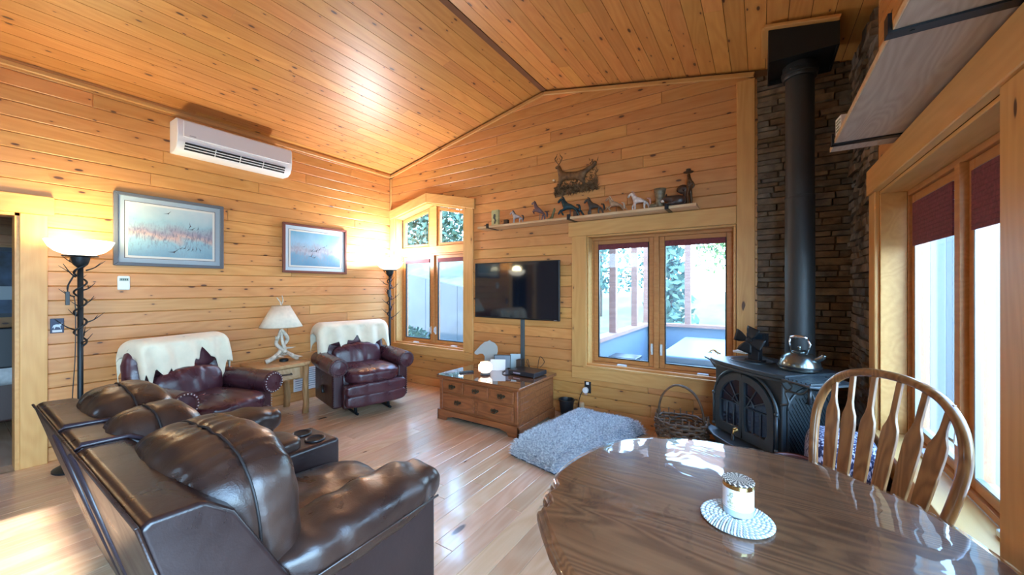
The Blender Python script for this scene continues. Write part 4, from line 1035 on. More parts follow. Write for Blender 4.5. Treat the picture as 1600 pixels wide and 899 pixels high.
for i, pts in enumerate(([(-2.16, 3.66, ZT+.004), (-2.20, 3.68, .60), (-2.24, 3.72, .56), (-2.22, 3.76, ZT+.002)], [(-2.02, 3.64, ZT+.06), (-1.98, 3.66, .60), (-2.06, 3.70, .64), (-2.1, 3.72, ZT+.002)])):
    tag(MB().tube(spline(pts, 6), .0035, 5).build('loose_cord', BLACKP, None, smooth=True), ['thin cord rising behind the small speaker', 'thin cord arching behind the cable box'][i], 'cord')
bag = empty('cloth_bag', 'cream cloth bag slumped beside the chest, left end', 'bag', (-3.06, 3.42, 0))
cushion(.10, .14, .19, 2.6, 12, wr=lambda d, q: .02*nz(q.x*12, q.y*12, q.z*8)).build('pouch', HIDE, bag, smooth=True, mw=T(0, 0, .19))
MB().tube(spline([(-.02, -.08, .34), (.02, -.12, .42), (.05, 0, .44), (.02, .1, .36)], 6), .008, 6).build('strap', HIDE, bag, smooth=True)
# ================================================================== television
tv = empty('television', 'flat black wall-mounted television above the chest', 'television', (-2.49, 3.9, 1.38))
TVW, TVH = .605, .347
MB().box(-TVW, TVW, -.062, -.035, -TVH, TVH).build('cabinet', P('tv_bezel', (.008, .009, .011), .3), tv, bevel=.005)
MB().box(-TVW+.010, TVW-.010, -.0635, -.062, -TVH+.018, TVH-.010).build('screen', P('tv_screen', (.004, .008, .016), .06, spec=.6, coat=.5), tv)
MB().box(-.2, .2, -.035, 0, -.15, .15).build('wall_mount', BLACK, tv); MB().box(TVW-.07, TVW-.03, -.0632, -.0622, -TVH+.005, -TVH+.012).build('badge', P('tv_badge', (.3, .3, .32), .4), tv)
cc = empty('cable_cover', 'dark vertical cable cover on wall below the television', 'cable cover', (-2.40, 3.9, .76))
MB().box(-.026, .026, -.022, 0, -.28, .27).build('channel', P('cable_cover_grey', (.06, .08, .09), .5), cc, bevel=.006)
# ================================================================== shelves with figurines
SHT = 2.166
shelves = []
for nm, x0, x1, lb in (('left', -2.93, -1.70, 'pale pine wall shelf above the television'), ('right', -1.695, -.475, 'pale pine wall shelf above the double window')):
    s_ = empty('wall_shelf', lb, 'shelf', ((x0+x1)/2, 3.9, 2.14))
    board('shelf_board', (0, -.11, 0), (1, 0, 0), (0, 1, 0), x1-x0, .215, .026, SHELFM, s_, ch=.003)
    shelves.append((s_, x0, x1))
for s_, xx in ((0, -2.77), (1, -1.70), (1, -.72)):
    p_, x0, x1 = shelves[s_]; cx = xx-(x0+x1)/2
    MB().box(cx-.017, cx+.017, -.224, 0, -.006, 0).box(cx-.017, cx+.017, -.230, -.222, -.006, .05).box(cx-.017, cx+.017, -.006, 0, -.006, .15).build('bracket', BLACK, p_)
def skin(name, bones, m, parent=None, sub=2, M=None):
    """one continuous figure grown from a branching skeleton: bones = list of chains [(x,y,z,r)...]; the first point of a later chain re-uses an existing joint"""
    bm = bmesh.new(); lay = bm.verts.layers.skin.verify(); idx = {}
    for ci, ch in enumerate(bones):
        prev = None
        for p in ch:
            key = tuple(round(q, 4) for q in p[:3])
            if key not in idx:
                v = bm.verts.new(p[:3] if M is None else M @ Vector(p[:3])); v[lay].radius = (p[3], p[3]); idx[key] = v
                if ci == 0 and prev is None: v[lay].use_root = True
            v = idx[key]
            if prev is not None and prev != v and bm.edges.get((prev, v)) is None: bm.edges.new((prev, v))
            prev = v
    me = bpy.data.meshes.new(name); bm.to_mesh(me); bm.free()
    o = put(name, me, m, parent)
    k = o.modifiers.new('skin', 'SKIN'); k.use_smooth_shade = True; k.branch_smoothing = .4
    d = o.modifiers.new('sub', 'SUBSURF'); d.levels = sub; d.render_levels = sub
    return o
def horse(x, y, z, h, m, label, pose='walk', flip=False, mane=None, base=None, rz=0, name='horse_figurine'):
    """figurine facing -x; h = withers height"""
    o = empty(name, label, 'figurine', (x, y, z), R(rz), group=None)
    s = h/1.0
    legs = {'walk': [(-.42, .22, -.62, -.02, -.55), (-.40, -.2, -.34, -.12, -.40), (.36, .2, .50, .06, .62), (.36, -.2, .28, -.06, .34)],
            'gallop': [(-.42, .22, -.80, .18, -.95), (-.40, -.2, -.62, .05, -.44), (.36, .2, .68, .12, .95), (.36, -.2, .50, .10, .70)],
            'rear': [(-.42, .22, -.80, .30, -.62), (-.40, -.2, -.72, .12, -.50), (.36, .2, .42, .04, .36), (.36, -.2, .34, .0, .20)]}[pose]
    tilt = {'walk': 0, 'gallop': .06, 'rear': .42}[pose]
    def P3(a, b, c):      # body-space: rotate about the hip for a rearing pose
        if tilt and c > .32 and a < .36:
            dx, dz = a-.36, c-.6
            ct_, st = math.cos(tilt), math.sin(tilt)
            a, c = .36+dx*ct_+dz*st*.0, .6+dz*ct_-dx*st
        return (a*s, b*s*.55, c*s)
    B = [[(*P3(.40, 0, .80), .20*s), (*P3(.10, 0, .76), .205*s), (*P3(-.25, 0, .78), .215*s), (*P3(-.42, 0, .94), .19*s), (*P3(-.53, 0, 1.14), .15*s), (*P3(-.60, 0, 1.32), .12*s), (*P3(-.76, 0, 1.24), .10*s), (*P3(-.92, 0, 1.04), .072*s)]]
    for k, (ax, by, kx, kz, fx) in enumerate(legs):
        front = k < 2
        a0 = P3(-.25, 0, .78) if front else P3(.40, 0, .80)
        hip = P3(ax, by, .60); 
        knee = P3(kx, by, .36+kz) if (front or pose != 'rear') else (kx*s, by*s*.55, .36*s)
        foot = (fx*s if not (front and pose == 'rear') else knee[0]+.16*s, by*s*.55, .03*s if not (front and pose in ('rear', 'gallop')) else (knee[2]-.26*s))
        if pose == 'gallop' and not front: foot = (fx*s, by*s*.55, .10*s)
        B.append([(*a0, 0), (*hip, .12*s if not front else .10*s), (*knee, .068*s), (*foot, .055*s)])
    for ch in B[1:]:
        ch[0] = (*ch[0][:3], .20*s)
    skin('body', B, m, o, 2)
    mm = mane or m
    t0 = P3(.52, 0, .84) if pose != 'rear' else (.52*s, 0, .80*s)
    MB().tube(spline([(t0[0]-.06*s, 0, t0[2]), (t0[0]+.10*s, .02*s, t0[2]-.04*s), (t0[0]+.16*s, .03*s, t0[2]-.26*s), (t0[0]+.15*s, .02*s, t0[2]-.52*s)], 4), [.05*s]*4+[.075*s]*5+[.07*s, .06*s, .045*s, .015*s], 8).build('tail', mm, o, smooth=True)
    cr = [P3(-.24, 0, 1.02), P3(-.36, 0, 1.14), P3(-.44, 0, 1.28), P3(-.52, 0, 1.42), P3(-.62, 0, 1.44)]
    MB().tube(spline(cr, 3), .085*s, 8, flat=.5).build('mane', mm, o, smooth=True)
    for sg in (-1, 1):
        e = Vector(P3(-.60, 0, 1.40)); MB().tube([e+Vector((0, sg*.03*s, 0)), e+Vector((.0, sg*.045*s, .12*s))], [.026*s, .004*s], 6).build('ear', m, o, smooth=True)
    if base:
        MB().box(-.7*s, .7*s, -.25*s, .25*s, -.03*s, .012*s).build('base', base, o, bevel=.01*s)
        if pose == 'gallop' or pose == 'rear': MB().tube([(0, 0, 0), (0, 0, .66*s)], .03*s, 8).build('post', base, o)
    return o
FY = 3.775
HM = lambda n, c, r=.35, mt=0.0: P(n, c, r, mt, noise=.35, nscale=40)
tc_ = empty('horse_tile', 'pale green tile with dark rearing horse, leftmost on left shelf', 'tile', (-2.72, FY, SHT))
MB().box(-.05, .05, -.02, .02, 0, .20).build('tile', P('pale_green_tile', (.50, .46, .22), .5, noise=.25, nscale=25), tc_, bevel=.004)
MB().prism([(-.01, .03), (0, .075), (-.022, .10), (-.018, .13), (-.008, .15), (.012, .145), (.016, .12), (.01, .10), (.028, .06), (.018, .055), (.012, .03)], .020, .0225, Matrix(((1, 0, 0, 0), (0, 0, -1, 0), (0, 1, 0, 0), (0, 0, 0, 1)))).build('horse_relief', P('dark_relief', (.05, .055, .04), .5), tc_)
for (x_, w_, h_, lb) in ((-2.56, .028, .065, 'small dark block next to the horse tile on left shelf'), (-1.66, .022, .075, 'small black block between the blue and dark horse figurines')):
    o = empty('small_block', lb, 'block', (x_, FY, SHT)); MB().box(-w_, w_, -.02, .02, 0, h_).build('block', P('dark_brown_block', (.045, .02, .012), .5), o, bevel=.004); MB().box(-w_+.006, w_-.006, -.021, -.02, .01, h_-.01).build('face', P('block_face', (.075, .035, .02), .4), o)
horse(-2.40, FY, SHT, .115, HM('dapple_grey', (.42, .40, .42)), 'dapple grey horse figurine with dark tail on left shelf', 'walk', mane=HM('dark_mane', (.06, .045, .05)), base=HM('dk_base', (.10, .08, .07)))
horse(-2.10, FY, SHT, .135, HM('plum_pinto', (.14, .085, .10)), 'plum brown rearing horse figurine with white belly on left shelf', 'rear', mane=HM('plum_mane', (.07, .04, .05)), base=HM('stone_base', (.24, .20, .20)))
sp_ = empty('green_saddle_ornament', 'small olive green cactus shaped ornament on left shelf', 'figurine', (-1.95, FY, SHT))
MB().tube(spline([(.0, 0, 0), (.01, 0, .05), (.03, 0, .10), (.035, 0, .13)], 4), [.014]*10+[.012, .010, .008], 8).build('stem', P('olive_ornament', (.14, .13, .05), .5), sp_, smooth=True)
MB().tube(spline([(-.06, 0, .012), (-.02, 0, .02), (.01, 0, .05)], 4), .012, 8).build('arm', P('olive_ornament2', (.12, .11, .045), .5), sp_, smooth=True)
MB().lathe([(.05, 0), (.045, .012), (.02, .018)], 16).build('base', P('olive_base', (.08, .06, .03), .5), sp_)
horse(-1.72, FY-.01, SHT, .16, HM('teal_bronze', (.025, .07, .10), .25, .6), 'blue bronze galloping horse figurine at the join of shelves', 'gallop', mane=HM('teal_mane', (.02, .05, .075), .25, .6), base=HM('bronze_base', (.03, .03, .035)))
horse(-1.44, FY, SHT, .135, HM('near_black_horse', (.035, .035, .035)), 'near black horse figurine on right shelf', 'walk', mane=HM('blk_mane', (.015, .013, .013)), base=HM('blk_base', (.05, .03, .02)))
horse(-1.22, FY, SHT, .12, HM('tan_horse', (.36, .24, .15)), 'small tan prancing horse figurine on right shelf', 'gallop', mane=HM('cream_mane', (.55, .45, .35)), base=HM('tan_base', (.10, .05, .03)))
horse(-.98, FY, SHT, .135, HM('white_horse', (.62, .57, .54)), 'white carousel style horse figurine beside the boot', 'walk', mane=HM('pink_mane', (.55, .30, .24)), base=HM('w_base', (.30, .24, .2)))
bt = empty('boot_figurine', 'green brown cowboy boot figurine on right shelf', 'figurine', (-.80, FY, SHT))
BT = P('boot_glaze', (.16, .13, .08), .4, noise=.6, nscale=30)
MB().tube([(0, 0, .012), (0, 0, .05), (.002, 0, .10), (.0, 0, .15), (0, 0, .185)], [.042, .040, .042, .052, .058], 14).tube(spline([(.01, 0, .03), (-.05, 0, .028), (-.095, 0, .018)], 4), [.036]*4+[.03]*3+[.026, .015], 10).build('boot', BT, bt, smooth=True)
MB().box(-.10, .045, -.026, .026, 0, .008).build('sole', P('boot_sole', (.04, .022, .015), .5), bt, bevel=.003)
dg = empty('calf_figurine', 'dark lying calf figurine with white face near shelf end', 'figurine', (-.63, FY-.075, SHT))
skin('body', [[(.08, 0, .045, .045), (.0, 0, .05, .048), (-.06, 0, .06, .04), (-.10, 0, .07, .03), (-.135, 0, .05, .018)], [(.0, 0, .05, .048), (-.03, .035, .02, .016), (-.09, .035, .014, .012)], [(.0, 0, .05, .048), (-.03, -.035, .02, .016), (-.09, -.035, .014, .012)]], HM('dark_calf', (.04, .022, .018)), dg, 2)
MB().ball((-.125, 0, .05), (.022, .02, .016), 10, 8).ball((-.06, -.03, .02), (.03, .012, .012), 10, 6).build('white_patch', HM('calf_white', (.6, .55, .5)), dg, smooth=True)
for sg in (-1, 1): MB().tube([(-.095, sg*.025, .09), (-.085, sg*.055, .098)], [.010, .004], 6).build('ear', HM('calf_ear', (.05, .025, .02)), dg, smooth=True)
cw_ = empty('cowboy_figurine', 'dark bronze cowboy figurine with hat and saddle near shelf end', 'figurine', (-.545, FY, SHT))
BZ = HM('dark_bronze', (.10, .055, .028), .38, .5)
skin('body', [[(0, 0, .155, .026), (0, 0, .19, .026), (.002, 0, .235, .030), (-.002, 0, .262, .016), (-.006, 0, .292, .020)],
              [(0, 0, .155, .026), (.006, .018, .145, .018), (.012, .020, .085, .014), (.016, .022, .018, .012), (-.012, .024, .008, .011)],
              [(0, 0, .155, .026), (-.004, -.018, .145, .018), (-.012, -.022, .085, .014), (-.006, -.024, .018, .012), (-.034, -.026, .008, .011)],
              [(.002, 0, .235, .030), (.012, .036, .228, .014), (.036, .044, .185, .011), (.010, .040, .160, .009)],
              [(.002, 0, .235, .030), (.004, -.036, .228, .014), (.030, -.046, .188, .011), (-.006, -.040, .165, .009)]], BZ, cw_, 2)
MB().lathe([(.042, .302), (.044, .306), (.022, .310), (.020, .332), (.010, .336)], 16, M=T(-.006, 0, 0)).build('hat', P('bronze_hat', (.07, .04, .025), .4, .4), cw_, smooth=True, angle=50)
MB().tube(spline([(-.085, 0, .125), (-.06, 0, .155), (-.03, 0, .15), (-.03, 0, .105), (-.045, 0, .01)], 4), [.016, .02, .024, .026, .026, .026, .024, .022, .02, .018, .016, .016, .015, .014, .013, .012, .012], 8, flat=1.6).build('saddle', P('bronze_saddle', (.06, .03, .02), .45, .3), cw_, smooth=True)
MB().box(-.06, .05, -.04, .04, 0, .006).build('base', P('bronze_base2', (.05, .03, .02), .5), cw_)
# deer wall art
da = empty('deer_wall_art', 'brown metal wall sculpture of antlered deer amid brush above shelves', 'wall art', (-1.74, 3.885, 2.63))
DM = P('rusty_brown_metal', (.16, .085, .035), .6, .3, noise=.6, nscale=22, bump=.6)
skin('deer', [[(.10, 0, .02, .045), (-.03, 0, .03, .050), (-.14, 0, .05, .045), (-.17, 0, .12, .028), (-.175, 0, .165, .024), (-.22, 0, .145, .014)],
              [(.10, 0, .02, .045), (.17, 0, .07, .03), (.235, 0, .10, .026), (.265, 0, .145, .02)], [(.10, 0, .02, .045), (.13, .0, -.08, .018), (.11, 0, -.14, .012)], [(-.14, 0, .05, .045), (-.17, 0, -.06, .016), (-.16, 0, -.14, .012)]], DM, da, 2)
mb = MB(); rnd = random.Random(12)
for sg in (-1, 1):
    q = spline([(-.175, 0, .18), (-.175+sg*.03, -.008, .215), (-.175+sg*.045, -.01, .25), (-.175+sg*.02, -.012, .275)], 4); mb.tube(q, .005, 5)
    for f in (.4, .65, .85): p = q[int(f*(len(q)-1))]; mb.tube([p, p+Vector((-sg*.02, 0, .035))], [.004, .0015], 5)
mb.build('antlers', DM, da, smooth=True)
mb = MB()
for _ in range(900):
    x_ = rnd.uniform(-.22, .29); z_ = -.17+abs(rnd.gauss(0, .07)) if rnd.random() < .75 else rnd.uniform(-.12, .16) if x_ > .2 else -.1
    if z_ > .0 and x_ < .2: continue
    a = Vector((rnd.gauss(0, 1), rnd.gauss(0, .3), rnd.gauss(.6, 1))).normalized()*rnd.uniform(.02, .05); p = Vector((x_, rnd.uniform(-.02, 0), z_)); q = a.orthogonal().normalized()*.006
    mb.add([p-q, p+q, p+a], [(0, 1, 2)])
o = mb.build('brush', DM, da); o['kind'] = 'stuff'
MB().prism([(-.22, -.19), (-.05, -.17), (.12, -.16), (.27, -.15), (.29, -.08), (.26, .0), (.22, -.06), (.10, -.09), (-.1, -.10), (-.2, -.08), (-.235, -.13)], -.002, .004, Matrix(((1, 0, 0, 0), (0, 0, -1, 0), (0, 1, 0, 0), (0, 0, 0, 1)))).build('ground_plate', DM, da)
MB().ball((-.235, -.012, .01), (.016, .008, .012), 8, 6).build('bright_leaf', P('pale_leaf', (.75, .66, .45), .4), da, smooth=True)
# wall outlet with plug-in
ol = empty('wall_outlet', 'black outlet plate with white plug-in freshener under double window', 'outlet', (-1.572, 3.9-.001, .33))
MB().box(-.037, .037, -.008, 0, -.062, .062).build('plate', BLACKP, ol, bevel=.003); MB().box(-.016, .016, -.014, -.008, .028, .058).build('plug', WHITE, ol, bevel=.004)
MB().lathe([(.03, 0), (.034, .012), (.03, .03), (.012, .034)], 18, M=T(-.018, -.008, -.03) @ RX(R(90))).build('freshener', P('milky_plastic', (.82, .82, .80), .3), ol, smooth=True, angle=45)
MB().box(-.03, -.004, -.02, -.006, -.085, -.06).build('refill', P('pinkish_refill', (.5, .3, .25), .3), ol)
tag(MB().tube(spline([(-1.605, 3.885, .32), (-1.65, 3.885, .24), (-1.68, 3.888, .12), (-1.685, 3.888, .03)], 6), .004, 6).build('power_cord', BLACKP, None, smooth=True), 'dark power cord running down from the outlet plate', 'cord')
# bin and wooden block beyond the chest
bn = empty('black_planter', 'round black pot with rim behind the shaggy dog bed', 'pot', (-1.775, 3.79, 0))
MB().lathe([(.06, 0), (.078, .15), (.082, .18), (.088, .18), (.088, .195), (.078, .195), (.074, .17), (.055, .02)], 30).build('pot', BLACKP, bn, smooth=True, angle=40)
wbk = empty('wooden_peg', 'small pale wooden peg on floor by the wall behind dog bed', 'peg', (-1.63, 3.868, 0))
MB().lathe([(.024, 0), (.028, .15), (.02, .165)], 14).build('peg', SHELFM, wbk, smooth=True, angle=40); MB().box(-.028, .028, -.024, .024, 0, .02).build('base', LOGM, wbk)
# ================================================================== shaggy dog bed
db = empty('dog_bed', 'blue grey shaggy dog bed on the floor before the hearth', 'dog bed', (-1.42, 3.22, 0), R(0))
Q = [Vector((-1.76, 2.66, 0)), Vector((-1.30, 2.56, 0)), Vector((-.93, 3.76, 0)), Vector((-1.62, 3.80, 0))]   # corners: near left, near right, far right, far left
def bed_pt(u, v, top=True):
    p = (Q[0]*(1-u)+Q[1]*u)*(1-v)+(Q[3]*(1-u)+Q[2]*u)*v
    e = min(u, 1-u, v, 1-v); hgt = .15*(1-math.exp(-e*14))**.7
    p.z = .012+hgt*(1+.12*nz(u*4, v*4)) if top else .004
    return p-Vector((-1.42, 3.22, 0))
mb = MB().grid(30, 40, lambda u, v: bed_pt(u, v))
mb.build('cushion', P('dog_bed_base', (.26, .29, .34), .9), db, smooth=True)
MB().grid(4, 4, lambda u, v: bed_pt(1-u, v, False)).build('underside', P('dog_bed_under', (.1, .1, .12), .9), db)
rnd = random.Random(2); vs_, fs_ = [], []
for _ in range(26000):
    u, v = rnd.random(), rnd.random()
    p = bed_pt(u, v); e1 = bed_pt(min(u+.02, 1), v)-bed_pt(max(u-.02, 0), v); e2 = bed_pt(u, min(v+.02, 1))-bed_pt(u, max(v-.02, 0))
    nrm = e1.cross(e2).normalized()
    cl = Vector((nz(u*14, v*18, 1), nz(u*14, v*18, 5), 0))*1.5
    d = (nrm+Vector((rnd.gauss(0, .55), rnd.gauss(0, .55), rnd.gauss(0, .2)))+cl).normalized()
    L = rnd.uniform(.026, .055); t_ = d.orthogonal().normalized()
    w_ = t_*.0022; n = len(vs_); mid = p+d*L*.6; tip = p+d*L+Vector((rnd.gauss(0, .006), rnd.gauss(0, .006), -.010))
    if tip.z < .004: tip.z = .004
    if mid.z < .004: mid.z = .004
    vs_ += [p-w_, p+w_, mid+w_*.8, mid-w_*.8, tip]; fs_ += [(n, n+1, n+2, n+3), (n+3, n+2, n+4)]
FUR = newmat('shag_fur'); m, t, b = FUR
c = N(t, 'TexCoord'); n1 = N(t, 'TexNoise', i_Scale=60, i_Detail=3.0); t.links.new(c.outputs['Object'], n1.inputs['Vector'])
t.links.new(ramp(t, n1.outputs['Fac'], [(.32, (.27, .28, .32)), (.5, (.55, .55, .57)), (.66, (.82, .80, .78))]), b.inputs['Base Color']); b.inputs['Roughness'].default_value = .7
mb = MB(); mb.v = [tuple(q) for q in vs_]; mb.f = fs_
o = mb.build('shag_pile', m, db); o['kind'] = 'stuff'
# ================================================================== hearth
he = empty('hearth_pad', 'dark slate hearth pad with pale wooden border under stove', 'hearth', (0, 3.2, 0))
hp_ = [(-.74, .65), (-.74, .34), (-.02, -.52), (.56, -.52), (.56, .65)]
MB().prism(hp_, 0, .04).build('slate_base', P('hearth_slate', (.02, .022, .026), .5, noise=.5, nscale=8), he)
SL = P('slate_tile', (.022, .024, .030), .45, noise=.4, nscale=12, bump=.3)
for i in range(5):
    for j in range(5):
        x0, y0 = -.73+.258*i, -.51+.232*j
        if (y0-.34)/(-.86)*.72-.74 > x0+.0 and y0 < .34: continue
        MB().box(x0, x0+.252, y0, y0+.226, .04, .048).build('tile', SL, he, bevel=.002, seg=1)
for a, b in (((-.74, .69), (-.74, .34)), ((-.74, .34), (-.02, -.52)), ((-.02, -.52), (.56, -.52))):
    a, b = Vector((*a, 0)), Vector((*b, 0)); dd = (b-a).normalized()
    nn = Vector((dd.y, -dd.x, 0))
    board('border_board', (a+b)/2-nn*.05+Vector((0, 0, 0)), tuple(dd), tuple(Vector((0, 0, 1)).cross(dd)), (b-a).length+.04, .11, .05, TRIM, he)
# ================================================================== wood stove
HZ = .0505
sv = empty('wood_stove', 'black cast iron wood stove with arched glass doors in stone corner', 'stove', (-.105, 3.235, HZ), R(-45))
zt_s = .80
MB().box(-.30, .30, .015, .44, .17, zt_s-.03).build('firebox', CAST, sv, bevel=.012)
tp_ = [(-.34, .0), (-.26, -.035), (-.12, -.052), (0, -.056), (.12, -.052), (.26, -.035), (.34, .0), (.34, .46), (-.34, .46)]
MB().prism(tp_, zt_s-.03, zt_s).build('top_plate', CAST, sv, bevel=.008, seg=2)
MB().prism([(x*.97, y*.97+.003) for x, y in tp_], zt_s-.05, zt_s-.03).build('top_moulding', CAST, sv, bevel=.006, seg=2)
MB().lathe([(.15, 0), (.15, .006), (.135, .008), (.128, .004), (.001, .004)], 36, (-.13, .20, zt_s), cap=False).build('griddle_lid', CAST, sv, smooth=True, angle=40)
def arch(w_, zs, h_, n=18): return [(w_*math.cos(math.pi*k/n), zs+h_*math.sin(math.pi*k/n)) for k in range(n+1)]
FX = Matrix(((1, 0, 0, 0), (0, 0, -1, 0), (0, 1, 0, 0), (0, 0, 0, 1)))      # (x,z) polygon extruded along -y
for sg in (-1, 1):                                                         # the two doors
    A = [(x, z) for x, z in arch(.265, .50, .235) if sg*x >= -1e-6]
    if sg > 0: out = [(.265, .265)]+A+[(0.003, .265)]
    else: out = [(-.003, .265)]+A+[(-.265, .265)]
    I = [(x, z) for x, z in arch(.215, .50, .185) if sg*x >= .018]
    x_in = sg*.02
    inn = ([(.215, .33)]+I+[(x_in, I[-1][1]), (x_in, .33)]) if sg > 0 else ([(x_in, .33), (x_in, I[0][1])]+I+[(-.215, .33)])
    door = empty('door', None, None); door.parent = sv
    def bridge(o_p, i_p, y0, y1):
        """frame between two outlines (resampled to the same count)"""
        def res(p, n=40):
            q = p+[p[0]]; ls = [math.dist(q[i], q[i+1]) for i in range(len(p))]; tot = sum(ls); out_ = []
            for k in range(n):
                s_ = tot*k/n; i = 0
                while s_ > ls[i] and i < len(ls)-1: s_ -= ls[i]; i += 1
                f = s_/ls[i] if ls[i] else 0
                out_.append((q[i][0]*(1-f)+q[i+1][0]*f, q[i][1]*(1-f)+q[i+1][1]*f))
            return out_
        n = 48; c0 = (sum(p[0] for p in i_p)/len(i_p), sum(p[1] for p in i_p)/len(i_p))
        def cast(p, ang):
            dx, dz = math.cos(ang), math.sin(ang); best = None
            for i in range(len(p)):
                a, b = p[i], p[(i+1) % len(p)]; ex, ez = b[0]-a[0], b[1]-a[1]; det = dx*(-ez)+dz*ex
                if abs(det) < 1e-12: continue
                rx, rz = a[0]-c0[0], a[1]-c0[1]
                tt = (rx*(-ez)+rz*ex)/det; uu = (dx*rz-dz*rx)/det
                if tt > 0 and -1e-6 <= uu <= 1+1e-6 and (best is None or tt > best): best = tt
            return (c0[0]+dx*best, c0[1]+dz*best)
        O = [cast(o_p, 2*math.pi*k/n) for k in range(n)]; I_ = [cast(i_p, 2*math.pi*k/n) for k in range(n)]
        mb = MB(); vs_ = [(x, y0, z) for x, z in O]+[(x, y0, z) for x, z in I_]+[(x, y1, z) for x, z in O]+[(x, y1, z) for x, z in I_]
        fs_ = []
        for k in range(n):
            k2 = (k+1) % n
            fs_ += [(k, k2, n+k2, n+k), (2*n+k2, 2*n+k, 3*n+k, 3*n+k2), (k2, k, 2*n+k, 2*n+k2), (n+k, n+k2, 3*n+k2, 3*n+k)]
        return mb.add(vs_, fs_)
    bridge(out, inn, -.018, .012).build('door_frame', CAST, sv, angle=40)
    MB().prism(inn, -.004, 0, FX).build('door_glass', P('smoked_glass', (.010, .014, .030), .05, spec=.7), sv)
    mun = CAST
    for xx in (.085, .15):
        zt2 = .50+.185*math.sqrt(max(0, 1-(xx/.215)**2))
        MB().tube([(sg*xx, -.008, .33), (sg*xx, -.008, .50)], .004, 6).build('muntin', mun, sv)
    for ang in (25, 55):
        ca, sa = math.cos(R(ang)), math.sin(R(ang))
        MB().tube([(sg*.03, -.008, .50), (sg*.215*ca, -.008, .50+.185*sa)], .004, 6).build('muntin', mun, sv)
    MB().tube([(sg*.10*math.cos(R(a)), -.008, .50+.088*math.sin(R(a))) for a in range(12, 86, 8)], .004, 6).build('muntin', mun, sv)
    MB().tube([(sg*.02, -.008, .50), (sg*.215, -.008, .50)], .004, 6).build('muntin', mun, sv)
    MB().tube([(sg*.283, -.012, .29), (sg*.283, -.012, .53)], .008, 8).ball((sg*.283, -.012, .29), .014, 10, 8).ball((sg*.283, -.012, .53), .014, 10, 8).build('hinge_pin', CAST, sv, smooth=True)
    bpy.data.objects.remove(door)
MB().tube([(.285*math.cos(R(a)), -.004, .50+.262*math.sin(R(a))) for a in range(0, 181, 6)], .010, 8).build('arch_moulding', CAST, sv, smooth=True)
MB().tube([(-.03, -.02, .315), (-.03, -.055, .315), (-.03, -.06, .29)], .007, 8).build('handle_stem', BRASS, sv, smooth=True); MB().tube([(-.03, -.06, .29), (-.03, -.062, .20)], [.010, .013], 10).build('handle_grip', BLACKP, sv, smooth=True)
mb = MB(); mb.tube([(-.03+.014*math.cos(k*.9), -.03-.0035*k*.25, .318+.014*math.sin(k*.9)) for k in range(26)], .003, 5); mb.build('spring_coil', GOLD, sv, smooth=True)
lip = [(-.36, .02), (-.30, -.06), (-.17, -.115), (0, -.135), (.17, -.115), (.30, -.06), (.36, .02)]
MB().prism(lip, .225, .245).build('ash_lip', CAST, sv, bevel=.006, seg=2)
MB().prism([(x*.93, y*.9+.01) for x, y in lip], .195, .225).build('lip_skirt', CAST, sv, bevel=.004, seg=1)
for sg in (-1, 1):
    # side panel with diagonal ribs under an arch
    sx = sg*.30
    SM = Matrix(((0, 0, sg, sx), (1, 0, 0, 0), (0, 1, 0, 0), (0, 0, 0, 1)))
    MB().tube([(sx+sg*.004, .225+.17*math.cos(R(a)), .56+.14*math.sin(R(a))) for a in range(0, 181, 10)], .008, 6).build('side_arch', CAST, sv, smooth=True)
    MB().tube([(sx+sg*.004, .055, .20), (sx+sg*.004, .055, .56)], .008, 6).build('side_moulding', CAST, sv); MB().tube([(sx+sg*.004, .395, .20), (sx+sg*.004, .395, .56)], .008, 6).build('side_moulding', CAST, sv)
    for k in range(-8, 15):
        y0, z0_ = .065, .22+.04*k; y1, z1_ = .385, .22+.04*k-.36+.02
        pts = []
        for s_ in range(13):
            y = y0+(y1-y0)*s_/12; z = z0_+.22-(.50)*s_/12
            ztop = .56+.13*math.sqrt(max(0, 1-((y-.225)/.165)**2))
            if .215 < z < ztop: pts.append((sx+sg*.003, y, z))
        if len(pts) > 2: MB().tube([pts[0], pts[-1]], .0035, 4).build('side_rib', CAST, sv)
    for y in (.05, .40):
        MB().tube([(sg*.27, y, .20), (sg*.285, y-.01, .12), (sg*.275, y-.01, .05), (sg*.285, y-.015, .0)], [.034, .03, .02, .026], 10).build('leg', CAST, sv, smooth=True)
# warming shelves
for sg, x1 in ((1, .555), (-1, .47)):
    shf = MB().prism([(sg*.335, -.03), (sg*(x1-.02), -.045), (sg*x1, .0), (sg*x1, .24), (sg*(x1-.03), .29), (sg*.335, .34)] if sg > 0 else [(-.335, .20), (-x1, .13), (-x1, .05), (-.335, .0)], zt_s-.032, zt_s-.016)
    so = shf.build('warming_shelf', CAST, sv, bevel=.005)
    if sg > 0:
        for k in range(7): MB().box(.345+.028*k, .353+.028*k, -.02, .27-.012*k, zt_s-.016, zt_s-.008).build('shelf_slat', CAST, so)
    ends = ((x1-.05, 0.0), (x1-.05, .20)) if sg > 0 else ((x1-.03, .08),)
    for (bx_, by_) in ends:
        MB().tube(spline([(sg*.305, by_, zt_s-.20), (sg*.36, by_, zt_s-.17), (sg*.34, by_, zt_s-.10), (sg*(bx_-.06), by_, zt_s-.09), (sg*bx_, by_, zt_s-.035)], 5), .007, 6).tube(spline([(sg*.31, by_, zt_s-.06), (sg*.35, by_, zt_s-.09), (sg*.385, by_, zt_s-.06), (sg*.36, by_, zt_s-.04)], 5), .006, 6).build('scroll_bracket', CAST, so, smooth=True)
    if sg > 0: MB().tube([(sg*(x1-.04), -.02, zt_s-.04), (sg*(x1-.04), -.022, zt_s-.13)], [.008, .012], 8).build('tool_hook', BLACKP, so, smooth=True)
